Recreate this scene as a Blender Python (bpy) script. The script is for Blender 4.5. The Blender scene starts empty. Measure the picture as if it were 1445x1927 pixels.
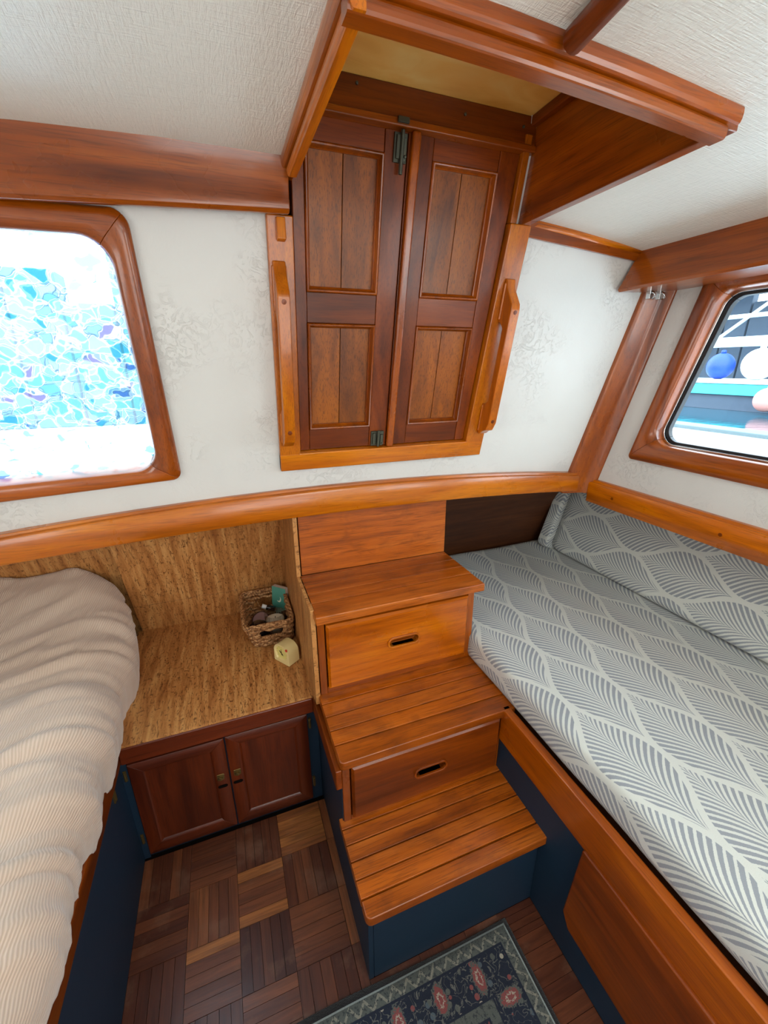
import bpy, bmesh, math, random
import numpy as np
from mathutils import Matrix, Vector, noise as mnoise
random.seed(7); np.random.seed(7)
scene = bpy.context.scene
C = scene.collection

# ------------------------------------------------------------------ camera
def Rz(t): return Matrix.Rotation(math.radians(t), 4, 'Z')
def Rx(t): return Matrix.Rotation(math.radians(t), 4, 'X')
cd = bpy.data.cameras.new('camera'); cam = bpy.data.objects.new('camera', cd); C.objects.link(cam)
cd.sensor_fit = 'AUTO'; cd.sensor_width = 36; cd.lens = 789.366 * 36 / 1927
cd.clip_start = 0.02; cd.clip_end = 200
cam.matrix_world = Matrix.Translation((0, 0, 1.4)) @ Rz(-20.5834) @ Rx(70.8492) @ Rz(-0.2433)
scene.camera = cam

# ------------------------------------------------------------------ world
w = bpy.data.worlds.new('overcast_sky'); scene.world = w; w.use_nodes = True
nt = w.node_tree; nt.nodes.clear()
wo = nt.nodes.new('ShaderNodeOutputWorld'); bg = nt.nodes.new('ShaderNodeBackground')
tc = nt.nodes.new('ShaderNodeTexCoord'); sp = nt.nodes.new('ShaderNodeSeparateXYZ'); rp = nt.nodes.new('ShaderNodeValToRGB')
rp.color_ramp.elements[0].position = 0.0; rp.color_ramp.elements[0].color = (.85, .93, 1, 1)
rp.color_ramp.elements[1].position = 0.7; rp.color_ramp.elements[1].color = (.70, .85, 1, 1)
nt.links.new(tc.outputs['Generated'], sp.inputs[0]); nt.links.new(sp.outputs['Z'], rp.inputs[0])
nt.links.new(rp.outputs[0], bg.inputs['Color']); bg.inputs['Strength'].default_value = 9.0
nt.links.new(bg.outputs[0], wo.inputs['Surface'])

# ------------------------------------------------------------------ daylight lamps added indoors; no openings are cut behind the camera
def area(name, loc, target, sx, sy, power, col):
    l = bpy.data.lights.new(name, 'AREA'); l.shape = 'RECTANGLE'; l.size = sx; l.size_y = sy
    l.energy = power; l.color = col
    o = bpy.data.objects.new(name, l); C.objects.link(o); o.location = loc
    o.rotation_euler = (Vector(target) - Vector(loc)).to_track_quat('-Z', 'Y').to_euler()
    return o
area('hatch_daylight', (0.55, -0.50, 1.72), (0.58, -0.25, 0), 0.60, 0.60, 10.5, (.92, 1, .97))
area('deck_bounce_fill', (1.27, -0.35, 1.34), (0.5, 0.5, 1.72), 0.7, 0.40, 7, (.86, .97, 1))  # added lamp, lights the ceiling in place of deck bounce; no window here
area('port_window_daylight', (-1.22, 0.0, 1.35), (0.1, 0.6, 1.5), 1.0, 0.45, 8.5, (1, .985, .96))
area('rear_fill', (0.2, -0.93, 1.1), (0.30, 0.6, 1.3), 0.7, 0.8, 8, (1, .985, .96))  # added fill lamp in front of the solid near bulkhead, no doorway there

vs = scene.view_settings
vs.view_transform = 'Standard'; vs.look = 'None'; vs.gamma = 1; vs.use_curve_mapping = False
vs.exposure = 0.0

# ------------------------------------------------------------------ node helpers
def srgb(r, g, b):
    f = lambda c: (c/255/12.92) if c/255 <= .04045 else ((c/255+.055)/1.055)**2.4
    return (f(r), f(g), f(b), 1)
class NT:
    def __init__(s, name):
        s.m = bpy.data.materials.new(name); s.m.use_nodes = True; s.t = s.m.node_tree; s.t.nodes.clear()
        s.out = s.n('ShaderNodeOutputMaterial')
    def n(s, t, **k):
        x = s.t.nodes.new(t)
        for a, b in k.items(): setattr(x, a, b)
        return x
    def l(s, a, b): s.t.links.new(a, b)
    def val(s, i, v):
        if hasattr(v, 'links') or isinstance(v, bpy.types.NodeSocket): s.l(v, i)
        else: i.default_value = v
    def math(s, op, a, b=0.0, c=0.0, clamp=False):
        x = s.n('ShaderNodeMath', operation=op, use_clamp=clamp); s.val(x.inputs[0], a); s.val(x.inputs[1], b); s.val(x.inputs[2], c); return x.outputs[0]
    def mix(s, f, a, b, blend='MIX'):
        x = s.n('ShaderNodeMix', data_type='RGBA', blend_type=blend); s.val(x.inputs[0], f); s.val(x.inputs[6], a); s.val(x.inputs[7], b); return x.outputs[2]
    def ramp(s, f, els, interp='LINEAR'):
        x = s.n('ShaderNodeValToRGB'); cr = x.color_ramp; cr.interpolation = interp
        while len(cr.elements) > 1: cr.elements.remove(cr.elements[-1])
        cr.elements[0].position, cr.elements[0].color = els[0]
        for p, c in els[1:]: e = cr.elements.new(p); e.color = c
        s.val(x.inputs[0], f); return x.outputs[0]
    def coord(s, scale=(1, 1, 1), kind='Object', rnd=0.0, rot=(0, 0, 0)):
        t = s.n('ShaderNodeTexCoord'); v = t.outputs[kind]
        if rnd:
            oi = s.n('ShaderNodeObjectInfo'); m = s.n('ShaderNodeVectorMath', operation='SCALE')
            m.inputs[0].default_value = (3.1, 7.3, 5.7); s.l(oi.outputs['Random'], m.inputs['Scale'])
            a = s.n('ShaderNodeVectorMath', operation='ADD'); s.l(v, a.inputs[0]); s.l(m.outputs[0], a.inputs[1]); v = a.outputs[0]
        mp = s.n('ShaderNodeMapping'); mp.inputs['Scale'].default_value = scale; mp.inputs['Rotation'].default_value = rot
        s.l(v, mp.inputs[0]); return mp.outputs[0]
    def noise(s, v, scale=1, detail=4, rough=.5, dist=0.0, out='Fac'):
        x = s.n('ShaderNodeTexNoise'); s.l(v, x.inputs['Vector']); x.inputs['Scale'].default_value = scale
        x.inputs['Detail'].default_value = detail; x.inputs['Roughness'].default_value = rough; x.inputs['Distortion'].default_value = dist
        return x.outputs[out]
    def bump(s, h, strength=.3, dist=.002, prev=None):
        x = s.n('ShaderNodeBump'); x.inputs['Strength'].default_value = strength; x.inputs['Distance'].default_value = dist
        s.l(h, x.inputs['Height'])
        if prev is not None: s.l(prev, x.inputs['Normal'])
        return x.outputs[0]
    def bsdf(s, color, rough=.5, normal=None, coat=0, spec=.5, metal=0, sheen=0, **k):
        x = s.n('ShaderNodeBsdfPrincipled'); s.val(x.inputs['Base Color'], color); s.val(x.inputs['Roughness'], rough)
        x.inputs['Metallic'].default_value = metal; x.inputs['Coat Weight'].default_value = coat; x.inputs['Coat Roughness'].default_value = .12
        x.inputs['Specular IOR Level'].default_value = spec; x.inputs['Sheen Weight'].default_value = sheen
        for a, b in k.items(): x.inputs[a].default_value = b
        if normal is not None: s.l(normal, x.inputs['Normal'])
        s.l(x.outputs[0], s.out.inputs[0]); return s.m

def wood(name, dark, mid, light, axis='x', rough=.3, coat=.35, figure=1.0, pore=.35, spec=.5, stain=0):
    s = NT(name)
    st = {'x': (1.6, 22, 22), 'y': (22, 1.6, 22), 'z': (22, 22, 1.6)}[axis]
    v = s.coord(st, rnd=1)
    f = s.noise(v, figure, 5, .55, 1.2)
    st2 = {'x': (1.2, 7, 7), 'y': (7, 1.2, 7), 'z': (7, 7, 1.2)}[axis]
    g = s.noise(s.coord(st2, rnd=1), .9, 2, .5, 2.2)
    ff = s.math('ADD', s.math('MULTIPLY', f, .6), s.math('MULTIPLY', g, .4))
    col = s.ramp(ff, [(.30, dark), (.50, mid), (.70, light)])
    st3 = {'x': (14, 420, 420), 'y': (420, 14, 420), 'z': (420, 420, 14)}[axis]
    p = s.noise(s.coord(st3, rnd=1), 1, 2, .6)
    pf = s.ramp(p, [(.36, (1, 1, 1, 1)), (.48, (0, 0, 0, 1))])
    col = s.mix(s.math('MULTIPLY', pf, pore), col, tuple(c*.45 for c in dark[:3]) + (1,))
    if stain:
        sn = s.noise(s.coord((9, 14, 14)), 1, 5, .6, .8)
        col = s.mix(s.math('MULTIPLY', s.ramp(sn, [(.50, (0, 0, 0, 1)), (.68, (1, 1, 1, 1))]), stain), col, tuple(c*.55 for c in dark[:3]) + (1,))
    oi = s.n('ShaderNodeObjectInfo')
    hs = s.n('ShaderNodeHueSaturation'); s.l(col, hs.inputs['Color']); hs.inputs['Saturation'].default_value = 1.05
    s.l(s.math('ADD', s.math('MULTIPLY', oi.outputs['Random'], .26), .87), hs.inputs['Value'])
    wr = s.noise(s.coord((6, 6, 6), rnd=1), 1, 4, .6)
    r = s.math('ADD', s.math('MULTIPLY', wr, .25), rough - .12)
    b = s.bump(p, .12, .0006)
    return s.bsdf(hs.outputs[0], r, b, coat, spec)

W = {}
for ax in 'xyz':
    W['teak_'+ax] = wood('varnished_teak_'+ax, srgb(132, 66, 14), srgb(184, 98, 28), srgb(212, 128, 46), ax)
    W['red_'+ax] = wood('reddish_teak_'+ax, srgb(92, 38, 10), srgb(144, 70, 24), srgb(172, 92, 36), ax)
    W['deep_'+ax] = wood('deep_brown_mahogany_'+ax, srgb(70, 28, 9), srgb(114, 52, 20), srgb(142, 70, 30), ax, pore=.3, coat=.12, spec=.4, rough=.36)
    W['board_'+ax] = wood('golden_brown_board_'+ax, srgb(92, 44, 8), srgb(142, 76, 22), srgb(166, 94, 32), ax, rough=.42, coat=.1, pore=.5)
W['step_x'] = wood('worn_teak_step', srgb(112, 52, 20), srgb(168, 88, 38), srgb(194, 112, 56), 'x', rough=.40, coat=.18, pore=.5, stain=.42)
for ax in 'xz': W['cherry_'+ax] = wood('dark_red_cabinet_wood_'+ax, srgb(58, 20, 10), srgb(92, 38, 20), srgb(114, 50, 28), ax, rough=.36, coat=.15)
W['amber_x'] = wood('amber_teak_drawer', srgb(140, 64, 14), srgb(190, 98, 30), srgb(212, 122, 46), 'x', rough=.26, coat=.5)
W['amber_y'] = wood('amber_teak_rail', srgb(112, 52, 12), srgb(166, 84, 26), srgb(192, 106, 40), 'y', rough=.28, coat=.45)
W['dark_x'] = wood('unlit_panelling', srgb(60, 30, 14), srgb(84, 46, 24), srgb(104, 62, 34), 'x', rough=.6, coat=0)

def plaster():
    s = NT('painted_plaster'); v = s.coord((1, 1, 1))
    n1 = s.noise(v, 9, 5, .6, .6); n2 = s.noise(v, 34, 5, .7, 2.5)
    r2 = s.ramp(n2, [(.52, (0, 0, 0, 1)), (.60, (1, 1, 1, 1)), (.66, (.2, .2, .2, 1))])
    msk = s.ramp(s.noise(v, 5, 2), [(.46, (0, 0, 0, 1)), (.6, (1, 1, 1, 1))])
    h = s.math('ADD', n1, s.math('MULTIPLY', s.math('MULTIPLY', r2, msk), .6))
    col = s.mix(s.noise(v, 3, 3), srgb(218, 217, 213), srgb(206, 205, 200))
    return s.bsdf(col, .42, s.bump(h, .5, .0035), spec=.4)
M_wall = plaster()
def vinyl():
    s = NT('textured_headliner_vinyl')
    n1 = s.noise(s.coord((260, 40, 40)), 1, 3, .6, .5); n2 = s.noise(s.coord((30, 420, 30)), 1, 2, .5, .3)
    h = s.math('ADD', n1, s.math('MULTIPLY', n2, .6))
    c = s.mix(s.math('MULTIPLY', h, .35), srgb(246, 247, 238), srgb(218, 219, 208))
    return s.bsdf(c, .38, s.bump(h, .9, .0016), spec=.55)
M_ceil = vinyl()
def cork(axis):
    s = NT('cork_veneer_' + axis)
    a, b = {'h': ((46, 5, 5), (340, 60, 200)), 'v': ((46, 5, 5), (340, 60, 60)), 's': ((5, 46, 5), (60, 340, 60))}[axis]
    f = s.noise(s.coord(a), 1, 4, .6, .6); g = s.noise(s.coord(b), .7, 3, .65, 1.0); k = s.noise(s.coord((70, 120, 120)), 1, 3, .7)
    col = s.ramp(f, [(.30, srgb(152, 94, 46)), (.5, srgb(188, 128, 70)), (.70, srgb(212, 158, 96))])
    col = s.mix(s.ramp(g, [(.36, (.75, .75, .75, 1)), (.46, (0, 0, 0, 1))]), col, srgb(92, 52, 22))
    col = s.mix(s.ramp(k, [(.32, (.8, .8, .8, 1)), (.40, (0, 0, 0, 1))]), col, srgb(76, 40, 18))
    return s.bsdf(col, .5, s.bump(g, .3, .001), spec=.35)
M_cork_h, M_cork_v, M_cork_s = cork('h'), cork('v'), cork('s')
def plain(name, col, rough=.5, metal=0, spec=.5, coat=0, nscale=0, nstr=.1, vary=0, **k):
    s = NT(name); c = col; nrm = None
    if vary: c = s.mix(s.math('MULTIPLY', s.noise(s.coord((9, 9, 9)), 1, 4, .6), vary), col, tuple(x*.35 for x in col[:3])+(1,))
    if nscale: nrm = s.bump(s.noise(s.coord((nscale,)*3), 1, 4), nstr, .001)
    return s.bsdf(c, rough, nrm, coat, spec, metal, **k)
M_blue = plain('dark_blue_paint', srgb(26, 46, 64), .5, nscale=60, nstr=.15, vary=.3, spec=.3)
M_dark = plain('dark_gap', srgb(16, 10, 8), .9, spec=.1, vary=.2)
M_yellow = NT('varnished_hatch_plywood')
_v = M_yellow.coord((3, 9, 3)); _n = M_yellow.noise(_v, 1, 4, .5, 1.5)
M_yellow = M_yellow.bsdf(M_yellow.ramp(_n, [(.35, srgb(236, 168, 70)), (.55, srgb(252, 196, 100)), (.7, srgb(255, 212, 124))]), .35, None, .3)
M_brass = plain('aged_bronze', srgb(96, 98, 84), .5, .75, nscale=180, nstr=.5, vary=.7)
M_oldbrass = plain('dull_brass', srgb(150, 126, 76), .4, .85, vary=.6, nscale=90)
M_chrome = plain('chrome', srgb(215, 215, 215), .15, 1, vary=.1)
M_rubber = plain('black_rubber', srgb(26, 28, 32), .5, vary=.2)
M_gelcoat = plain('white_gelcoat', srgb(240, 242, 244), .35, vary=.05)
M_nonskid = plain('grey_nonskid', srgb(84, 98, 100), .7, nscale=200, vary=.3)
M_cream = plain('cream_plastic', srgb(232, 212, 150), .35, vary=.06)
M_face = plain('pale_yellow_dial', srgb(226, 214, 130), .3, vary=.05)
M_red = plain('red_plastic', srgb(214, 60, 40), .35, vary=.05)
M_black = plain('glossy_black', srgb(12, 12, 18), .12, coat=.6, vary=.1)
M_whitepl = plain('white_plastic', srgb(235, 235, 238), .35, vary=.05)
M_pink = plain('dusty_pink', srgb(176, 140, 140), .4, vary=.15)
M_card = plain('card_edge', srgb(216, 206, 200), .6, vary=.1)
M_wax = plain('candle_wax', srgb(238, 230, 214), .45, vary=.05, **{'Subsurface Weight': .2})
M_cone = plain('brown_pine_cone', srgb(90, 58, 44), .7, nscale=60, nstr=.4, vary=.5)
def fibre():
    s = NT('seagrass_strand')
    n = s.noise(s.coord((160, 160, 160)), 1, 3, .6)
    col = s.ramp(n, [(.35, srgb(92, 56, 30)), (.5, srgb(160, 112, 68)), (.66, srgb(206, 160, 110))])
    return s.bsdf(col, .6, s.bump(n, .5, .001), spec=.35)
M_fibre = fibre()
def glass(name, tint=(1, 1, 1, 1), refl=.12):
    s = NT(name); t = s.n('ShaderNodeBsdfTransparent'); t.inputs[0].default_value = tint
    g = s.n('ShaderNodeBsdfGlossy'); g.inputs['Roughness'].default_value = .03; g.inputs[0].default_value = (1, 1, 1, 1)
    fr = s.n('ShaderNodeFresnel'); fr.inputs[0].default_value = 1.45
    mx = s.n('ShaderNodeMixShader'); s.l(s.math('MULTIPLY', fr.outputs[0], refl*4, clamp=True), mx.inputs[0]); s.l(t.outputs[0], mx.inputs[1]); s.l(g.outputs[0], mx.inputs[2])
    s.l(mx.outputs[0], s.out.inputs[0]); return s.m
M_glass = glass('window_glass', (.97, 1, 1, 1), .05)
M_tumbler = glass('clear_tumbler_glass', (.97, .98, .97, 1), .12)
def film():
    s = NT('mosaic_window_film')
    tcn = s.n('ShaderNodeTexCoord')
    warp = s.noise(s.coord((22, 22, 22)), 1, 2, .5, out='Color')
    a = s.n('ShaderNodeVectorMath', operation='MULTIPLY_ADD'); s.l(warp, a.inputs[0]); a.inputs[1].default_value = (.045, .045, .045); s.l(tcn.outputs['Object'], a.inputs[2])
    mp = s.n('ShaderNodeMapping'); mp.inputs['Scale'].default_value = (28, 28, 40); s.l(a.outputs[0], mp.inputs[0])
    vo = s.n('ShaderNodeTexVoronoi', feature='F1'); s.l(mp.outputs[0], vo.inputs['Vector']); vo.inputs['Scale'].default_value = 1
    ve = s.n('ShaderNodeTexVoronoi', feature='DISTANCE_TO_EDGE'); s.l(mp.outputs[0], ve.inputs['Vector']); ve.inputs['Scale'].default_value = 1
    m2 = s.n('ShaderNodeMapping'); m2.inputs['Scale'].default_value = (25, 25, 33); m2.inputs['Rotation'].default_value = (.3, .6, .9); m2.inputs['Location'].default_value = (3.3, 1.7, 9.1); s.l(a.outputs[0], m2.inputs[0])
    vo2 = s.n('ShaderNodeTexVoronoi', feature='F1'); s.l(m2.outputs[0], vo2.inputs['Vector']); vo2.inputs['Scale'].default_value = 1
    ve2 = s.n('ShaderNodeTexVoronoi', feature='DISTANCE_TO_EDGE'); s.l(m2.outputs[0], ve2.inputs['Vector']); ve2.inputs['Scale'].default_value = 1
    add = s.n('ShaderNodeVectorMath', operation='ADD'); s.l(vo.outputs['Color'], add.inputs[0]); s.l(vo2.outputs['Color'], add.inputs[1])
    frc = s.n('ShaderNodeVectorMath', operation='FRACTION'); s.l(add.outputs[0], frc.inputs[0])
    sx = s.n('ShaderNodeSeparateXYZ'); s.l(frc.outputs[0], sx.inputs[0])
    col = s.ramp(sx.outputs[0], [(0, (.96, .99, 1, 1)), (.24, (.84, .97, .98, 1)), (.50, (.62, .91, .94, 1)), (.66, (.36, .74, .84, 1)), (.74, (.36, .52, .76, 1)), (.78, (.78, .90, .96, 1)), (.90, (.74, .62, .84, 1)), (.93, (.97, .98, 1, 1))], 'CONSTANT')
    edge = s.ramp(s.math('MINIMUM', ve.outputs['Distance'], ve2.outputs['Distance']), [(.018, (1, 1, 1, 1)), (.036, (0, 0, 0, 1))])
    dk = s.math('GREATER_THAN', sx.outputs[1], .86)
    ecol = s.mix(dk, (.98, 1, 1, 1), (.25, .36, .42, 1))
    col = s.mix(edge, col, ecol)
    t = s.n('ShaderNodeBsdfTransparent'); s.l(col, t.inputs[0])
    tr = s.n('ShaderNodeBsdfTranslucent'); s.l(col, tr.inputs[0])
    mx = s.n('ShaderNodeMixShader'); s.val(mx.inputs[0], s.math('ADD', s.math('MULTIPLY', edge, .15), .085)); s.l(t.outputs[0], mx.inputs[1]); s.l(tr.outputs[0], mx.inputs[2])
    s.l(mx.outputs[0], s.out.inputs[0]); return s.m
M_film = film()

def fern():
    """grey upholstery woven with rows of leaves; UV in metres, v runs along the leaf"""
    s = NT('grey_leaf_weave'); t = s.n('ShaderNodeTexCoord')
    sp = s.n('ShaderNodeSeparateXYZ'); s.l(t.outputs['UV'], sp.inputs[0]); u, v = sp.outputs[0], sp.outputs[1]
    wob = s.math('MULTIPLY', s.math('SUBTRACT', s.noise(s.coord((9, 9, 9), 'UV'), 1, 2), .5), .006)
    u = s.math('ADD', u, wob)
    Wc, P, T = .0855, .395, .0078
    c = s.math('COSINE', s.math('MULTIPLY', v, 2*math.pi/P))
    he = s.math('MULTIPLY', s.math('ADD', c, 1), .5*Wc)
    ho = s.math('SUBTRACT', Wc, he)
    de = s.math('SUBTRACT', s.math('MODULO', s.math('ADD', u, 50*2*Wc+Wc), 2*Wc), Wc)   # even centres at 0
    ad = s.math('ABSOLUTE', de)
    even = s.math('LESS_THAN', ad, he)
    d = s.math('ADD', s.math('MULTIPLY', even, ad), s.math('MULTIPLY', s.math('SUBTRACT', 1, even), s.math('SUBTRACT', Wc, ad)))
    hh = s.math('ADD', s.math('MULTIPLY', even, he), s.math('MULTIPLY', s.math('SUBTRACT', 1, even), ho))
    inside = s.math('GREATER_THAN', s.math('SUBTRACT', hh, d), T)
    g = s.math('MULTIPLY', s.math('POWER', s.math('DIVIDE', d, .08), .58), .098)
    ph = s.math('DIVIDE', s.math('SUBTRACT', v, g), .0172)
    si = s.math('SINE', s.math('MULTIPLY', ph, 2*math.pi))
    edge = s.math('MULTIPLY', s.math('SUBTRACT', .55, s.math('DIVIDE', d, .05)), .5)
    fz = s.math('MULTIPLY', s.math('SUBTRACT', s.noise(s.coord((420, 420, 420), 'UV'), 1, 2), .5), 1.1)
    stripe = s.math('GREATER_THAN', s.math('ADD', si, fz), edge)
    k = s.math('MULTIPLY', inside, stripe)
    wv = s.noise(s.coord((900, 900, 900), 'UV'), 1, 2, .6)
    lt = s.mix(wv, srgb(214, 216, 208), srgb(186, 188, 182)); dk = s.mix(wv, srgb(156, 160, 165), srgb(124, 129, 136))
    return s.bsdf(s.mix(k, lt, dk), .85, s.bump(wv, .35, .0008), spec=.15, sheen=.25)
M_fern = fern()

def corduroy():
    s = NT('beige_corduroy')
    wv = s.n('ShaderNodeTexWave', wave_type='BANDS', bands_direction='X'); wv.inputs['Scale'].default_value = 62; wv.inputs['Distortion'].default_value = 1.2; wv.inputs['Detail Scale'].default_value = .3
    s.l(s.coord((1, 1, 1), 'UV'), wv.inputs[0])
    n = s.noise(s.coord((5, 5, 5)), 1, 3)
    c = s.mix(n, srgb(214, 192, 174), srgb(198, 172, 152))
    c = s.mix(s.math('MULTIPLY', s.math('SUBTRACT', 1, wv.outputs['Fac']), .35), c, srgb(150, 122, 98))
    return s.bsdf(c, .9, s.bump(wv.outputs['Fac'], .5, .0016), spec=.1, sheen=.4)
M_cord = corduroy()

def parquet():
    s = NT('worn_parquet'); oi = s.n('ShaderNodeObjectInfo')
    sp = s.n('ShaderNodeSeparateColor'); s.l(oi.outputs['Color'], sp.inputs[0])
    v = s.coord((26, 26, 26), rnd=1, kind='Generated') ; tcn = s.n('ShaderNodeTexCoord')
    mp = s.n('ShaderNodeMapping'); s.l(tcn.outputs['UV'], mp.inputs[0]); mp.inputs['Scale'].default_value = (6, 90, 1)
    m2 = s.n('ShaderNodeVectorMath', operation='ADD'); s.l(mp.outputs[0], m2.inputs[0]); m3 = s.n('ShaderNodeVectorMath', operation='SCALE'); m3.inputs[0].default_value = (13, 71, 9); s.l(oi.outputs['Random'], m3.inputs['Scale']); s.l(m3.outputs[0], m2.inputs[1])
    f = s.noise(m2.outputs[0], 1, 4, .6, .8)
    base = s.ramp(sp.outputs[0], [(0, srgb(74, 36, 24)), (.35, srgb(100, 54, 34)), (.7, srgb(124, 70, 42)), (.9, srgb(162, 98, 50)), (1, srgb(178, 112, 58))])
    col = s.mix(s.math('MULTIPLY', s.ramp(f, [(.35, (1, 1, 1, 1)), (.62, (0, 0, 0, 1))]), .55), base, srgb(48, 22, 14))
    wear = s.noise(s.coord((7, 7, 7)), 1, 5, .65)
    col = s.mix(s.ramp(wear, [(.54, (0, 0, 0, 1)), (.72, (.5, .5, .5, 1))]), col, srgb(140, 104, 82))
    return s.bsdf(col, s.math('ADD', s.math('MULTIPLY', wear, .35), .18), s.bump(f, .15, .0008), spec=.5)
M_parq = parquet()

def rugmat(x1, y1):
    s = NT('persian_pattern_weave'); v0 = s.coord((1, 1, 1))
    sp = s.n('ShaderNodeSeparateXYZ'); s.l(v0, sp.inputs[0])
    dx = s.math('SUBTRACT', x1, sp.outputs[0]); dy = s.math('SUBTRACT', y1, sp.outputs[1])
    d = s.math('MINIMUM', dx, dy)
    alongx = s.math('LESS_THAN', dy, dx)
    al = s.math('ADD', s.math('MULTIPLY', alongx, sp.outputs[0]), s.math('MULTIPLY', s.math('SUBTRACT', 1, alongx), sp.outputs[1]))
    navy, cream, rose, green = srgb(30, 36, 52), srgb(176, 168, 150), srgb(142, 74, 72), srgb(92, 96, 90)
    # zigzag band
    zz = s.math('PINGPONG', al, .018)
    zb = s.math('LESS_THAN', s.math('ABSOLUTE', s.math('SUBTRACT', s.math('SUBTRACT', d, .018), s.math('MULTIPLY', zz, 1.2))), .004)
    fz = s.noise(s.coord((130, 130, 130)), 1, 3, .7)
    band = s.mix(zb, green, s.mix(.5, cream, green)); band = s.mix(s.math('GREATER_THAN', fz, .56), band, srgb(62, 66, 68))
    # palmette motifs: repeating ellipses with vines in the navy border
    def ell(P, off, cy, rx, ry):
        a = s.math('SUBTRACT', s.math('PINGPONG', s.math('ADD', al, off), P), 0)
        q = s.math('SQRT', s.math('ADD', s.math('POWER', s.math('DIVIDE', a, rx), 2), s.math('POWER', s.math('DIVIDE', s.math('SUBTRACT', d, cy), ry), 2)))
        return q
    q = ell(.052, .0, .078, .016, .030)
    q = s.math('ADD', q, s.math('MULTIPLY', s.math('SUBTRACT', s.noise(s.coord((240, 240, 240)), 1, 2), .5), .9))
    ring = s.ramp(q, [(0, rose), (.30, cream), (.45, rose), (.80, green), (1.0, navy)], 'CONSTANT')
    vo = s.n('ShaderNodeTexVoronoi', feature='F1'); s.l(s.coord((55, 55, 55)), vo.inputs[0]); vo.inputs['Scale'].default_value = 1
    vc = s.n('ShaderNodeSeparateColor'); s.l(vo.outputs['Color'], vc.inputs[0])
    dots = s.math('MULTIPLY', s.math('LESS_THAN', vo.outputs['Distance'], .34), s.math('GREATER_THAN', vc.outputs[0], .35))
    mot = s.ramp(vc.outputs[1], [(0, green), (.4, rose), (.6, cream), (.75, srgb(84, 96, 104))], 'CONSTANT')
    vin = s.math('LESS_THAN', s.math('ABSOLUTE', s.math('SUBTRACT', s.noise(s.coord((48, 48, 48)), 1, 2, .5, 1), .5)), .018)
    field = s.mix(dots, navy, mot); field = s.mix(vin, field, srgb(104, 104, 98))
    brd = s.mix(s.math('LESS_THAN', q, 1.0), field, ring)
    inner = s.mix(s.math('GREATER_THAN', s.noise(s.coord((60, 60, 60)), 1, 2, .5, 1.5), .56), srgb(136, 70, 68), s.mix(dots, navy, srgb(190, 140, 124)))
    def st(lim, a, b): return s.mix(s.math('GREATER_THAN', d, lim), a, b)
    col = st(.010, srgb(30, 25, 23), srgb(160, 168, 164))
    col = st(.0135, col, band); col = st(.040, col, navy); col = st(.045, col, brd); col = st(.115, col, navy)
    col = st(.119, col, band); col = st(.142, col, navy); col = st(.147, col, inner)
    col = s.mix(s.math('MULTIPLY', s.noise(s.coord((300, 300, 300)), 1, 2, .7), .5), col, srgb(54, 56, 62))
    return s.bsdf(col, .95, s.bump(s.noise(s.coord((500, 500, 500)), 1, 2), .6, .002), spec=.05, sheen=.2)

def watermat():
    s = NT('harbour_water'); n = s.noise(s.coord((2.2, 5, 2)), 1, 4, .6)
    return s.bsdf(srgb(20, 70, 84), .06, s.bump(n, .12, .05), spec=.8)
M_water = watermat()

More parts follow.
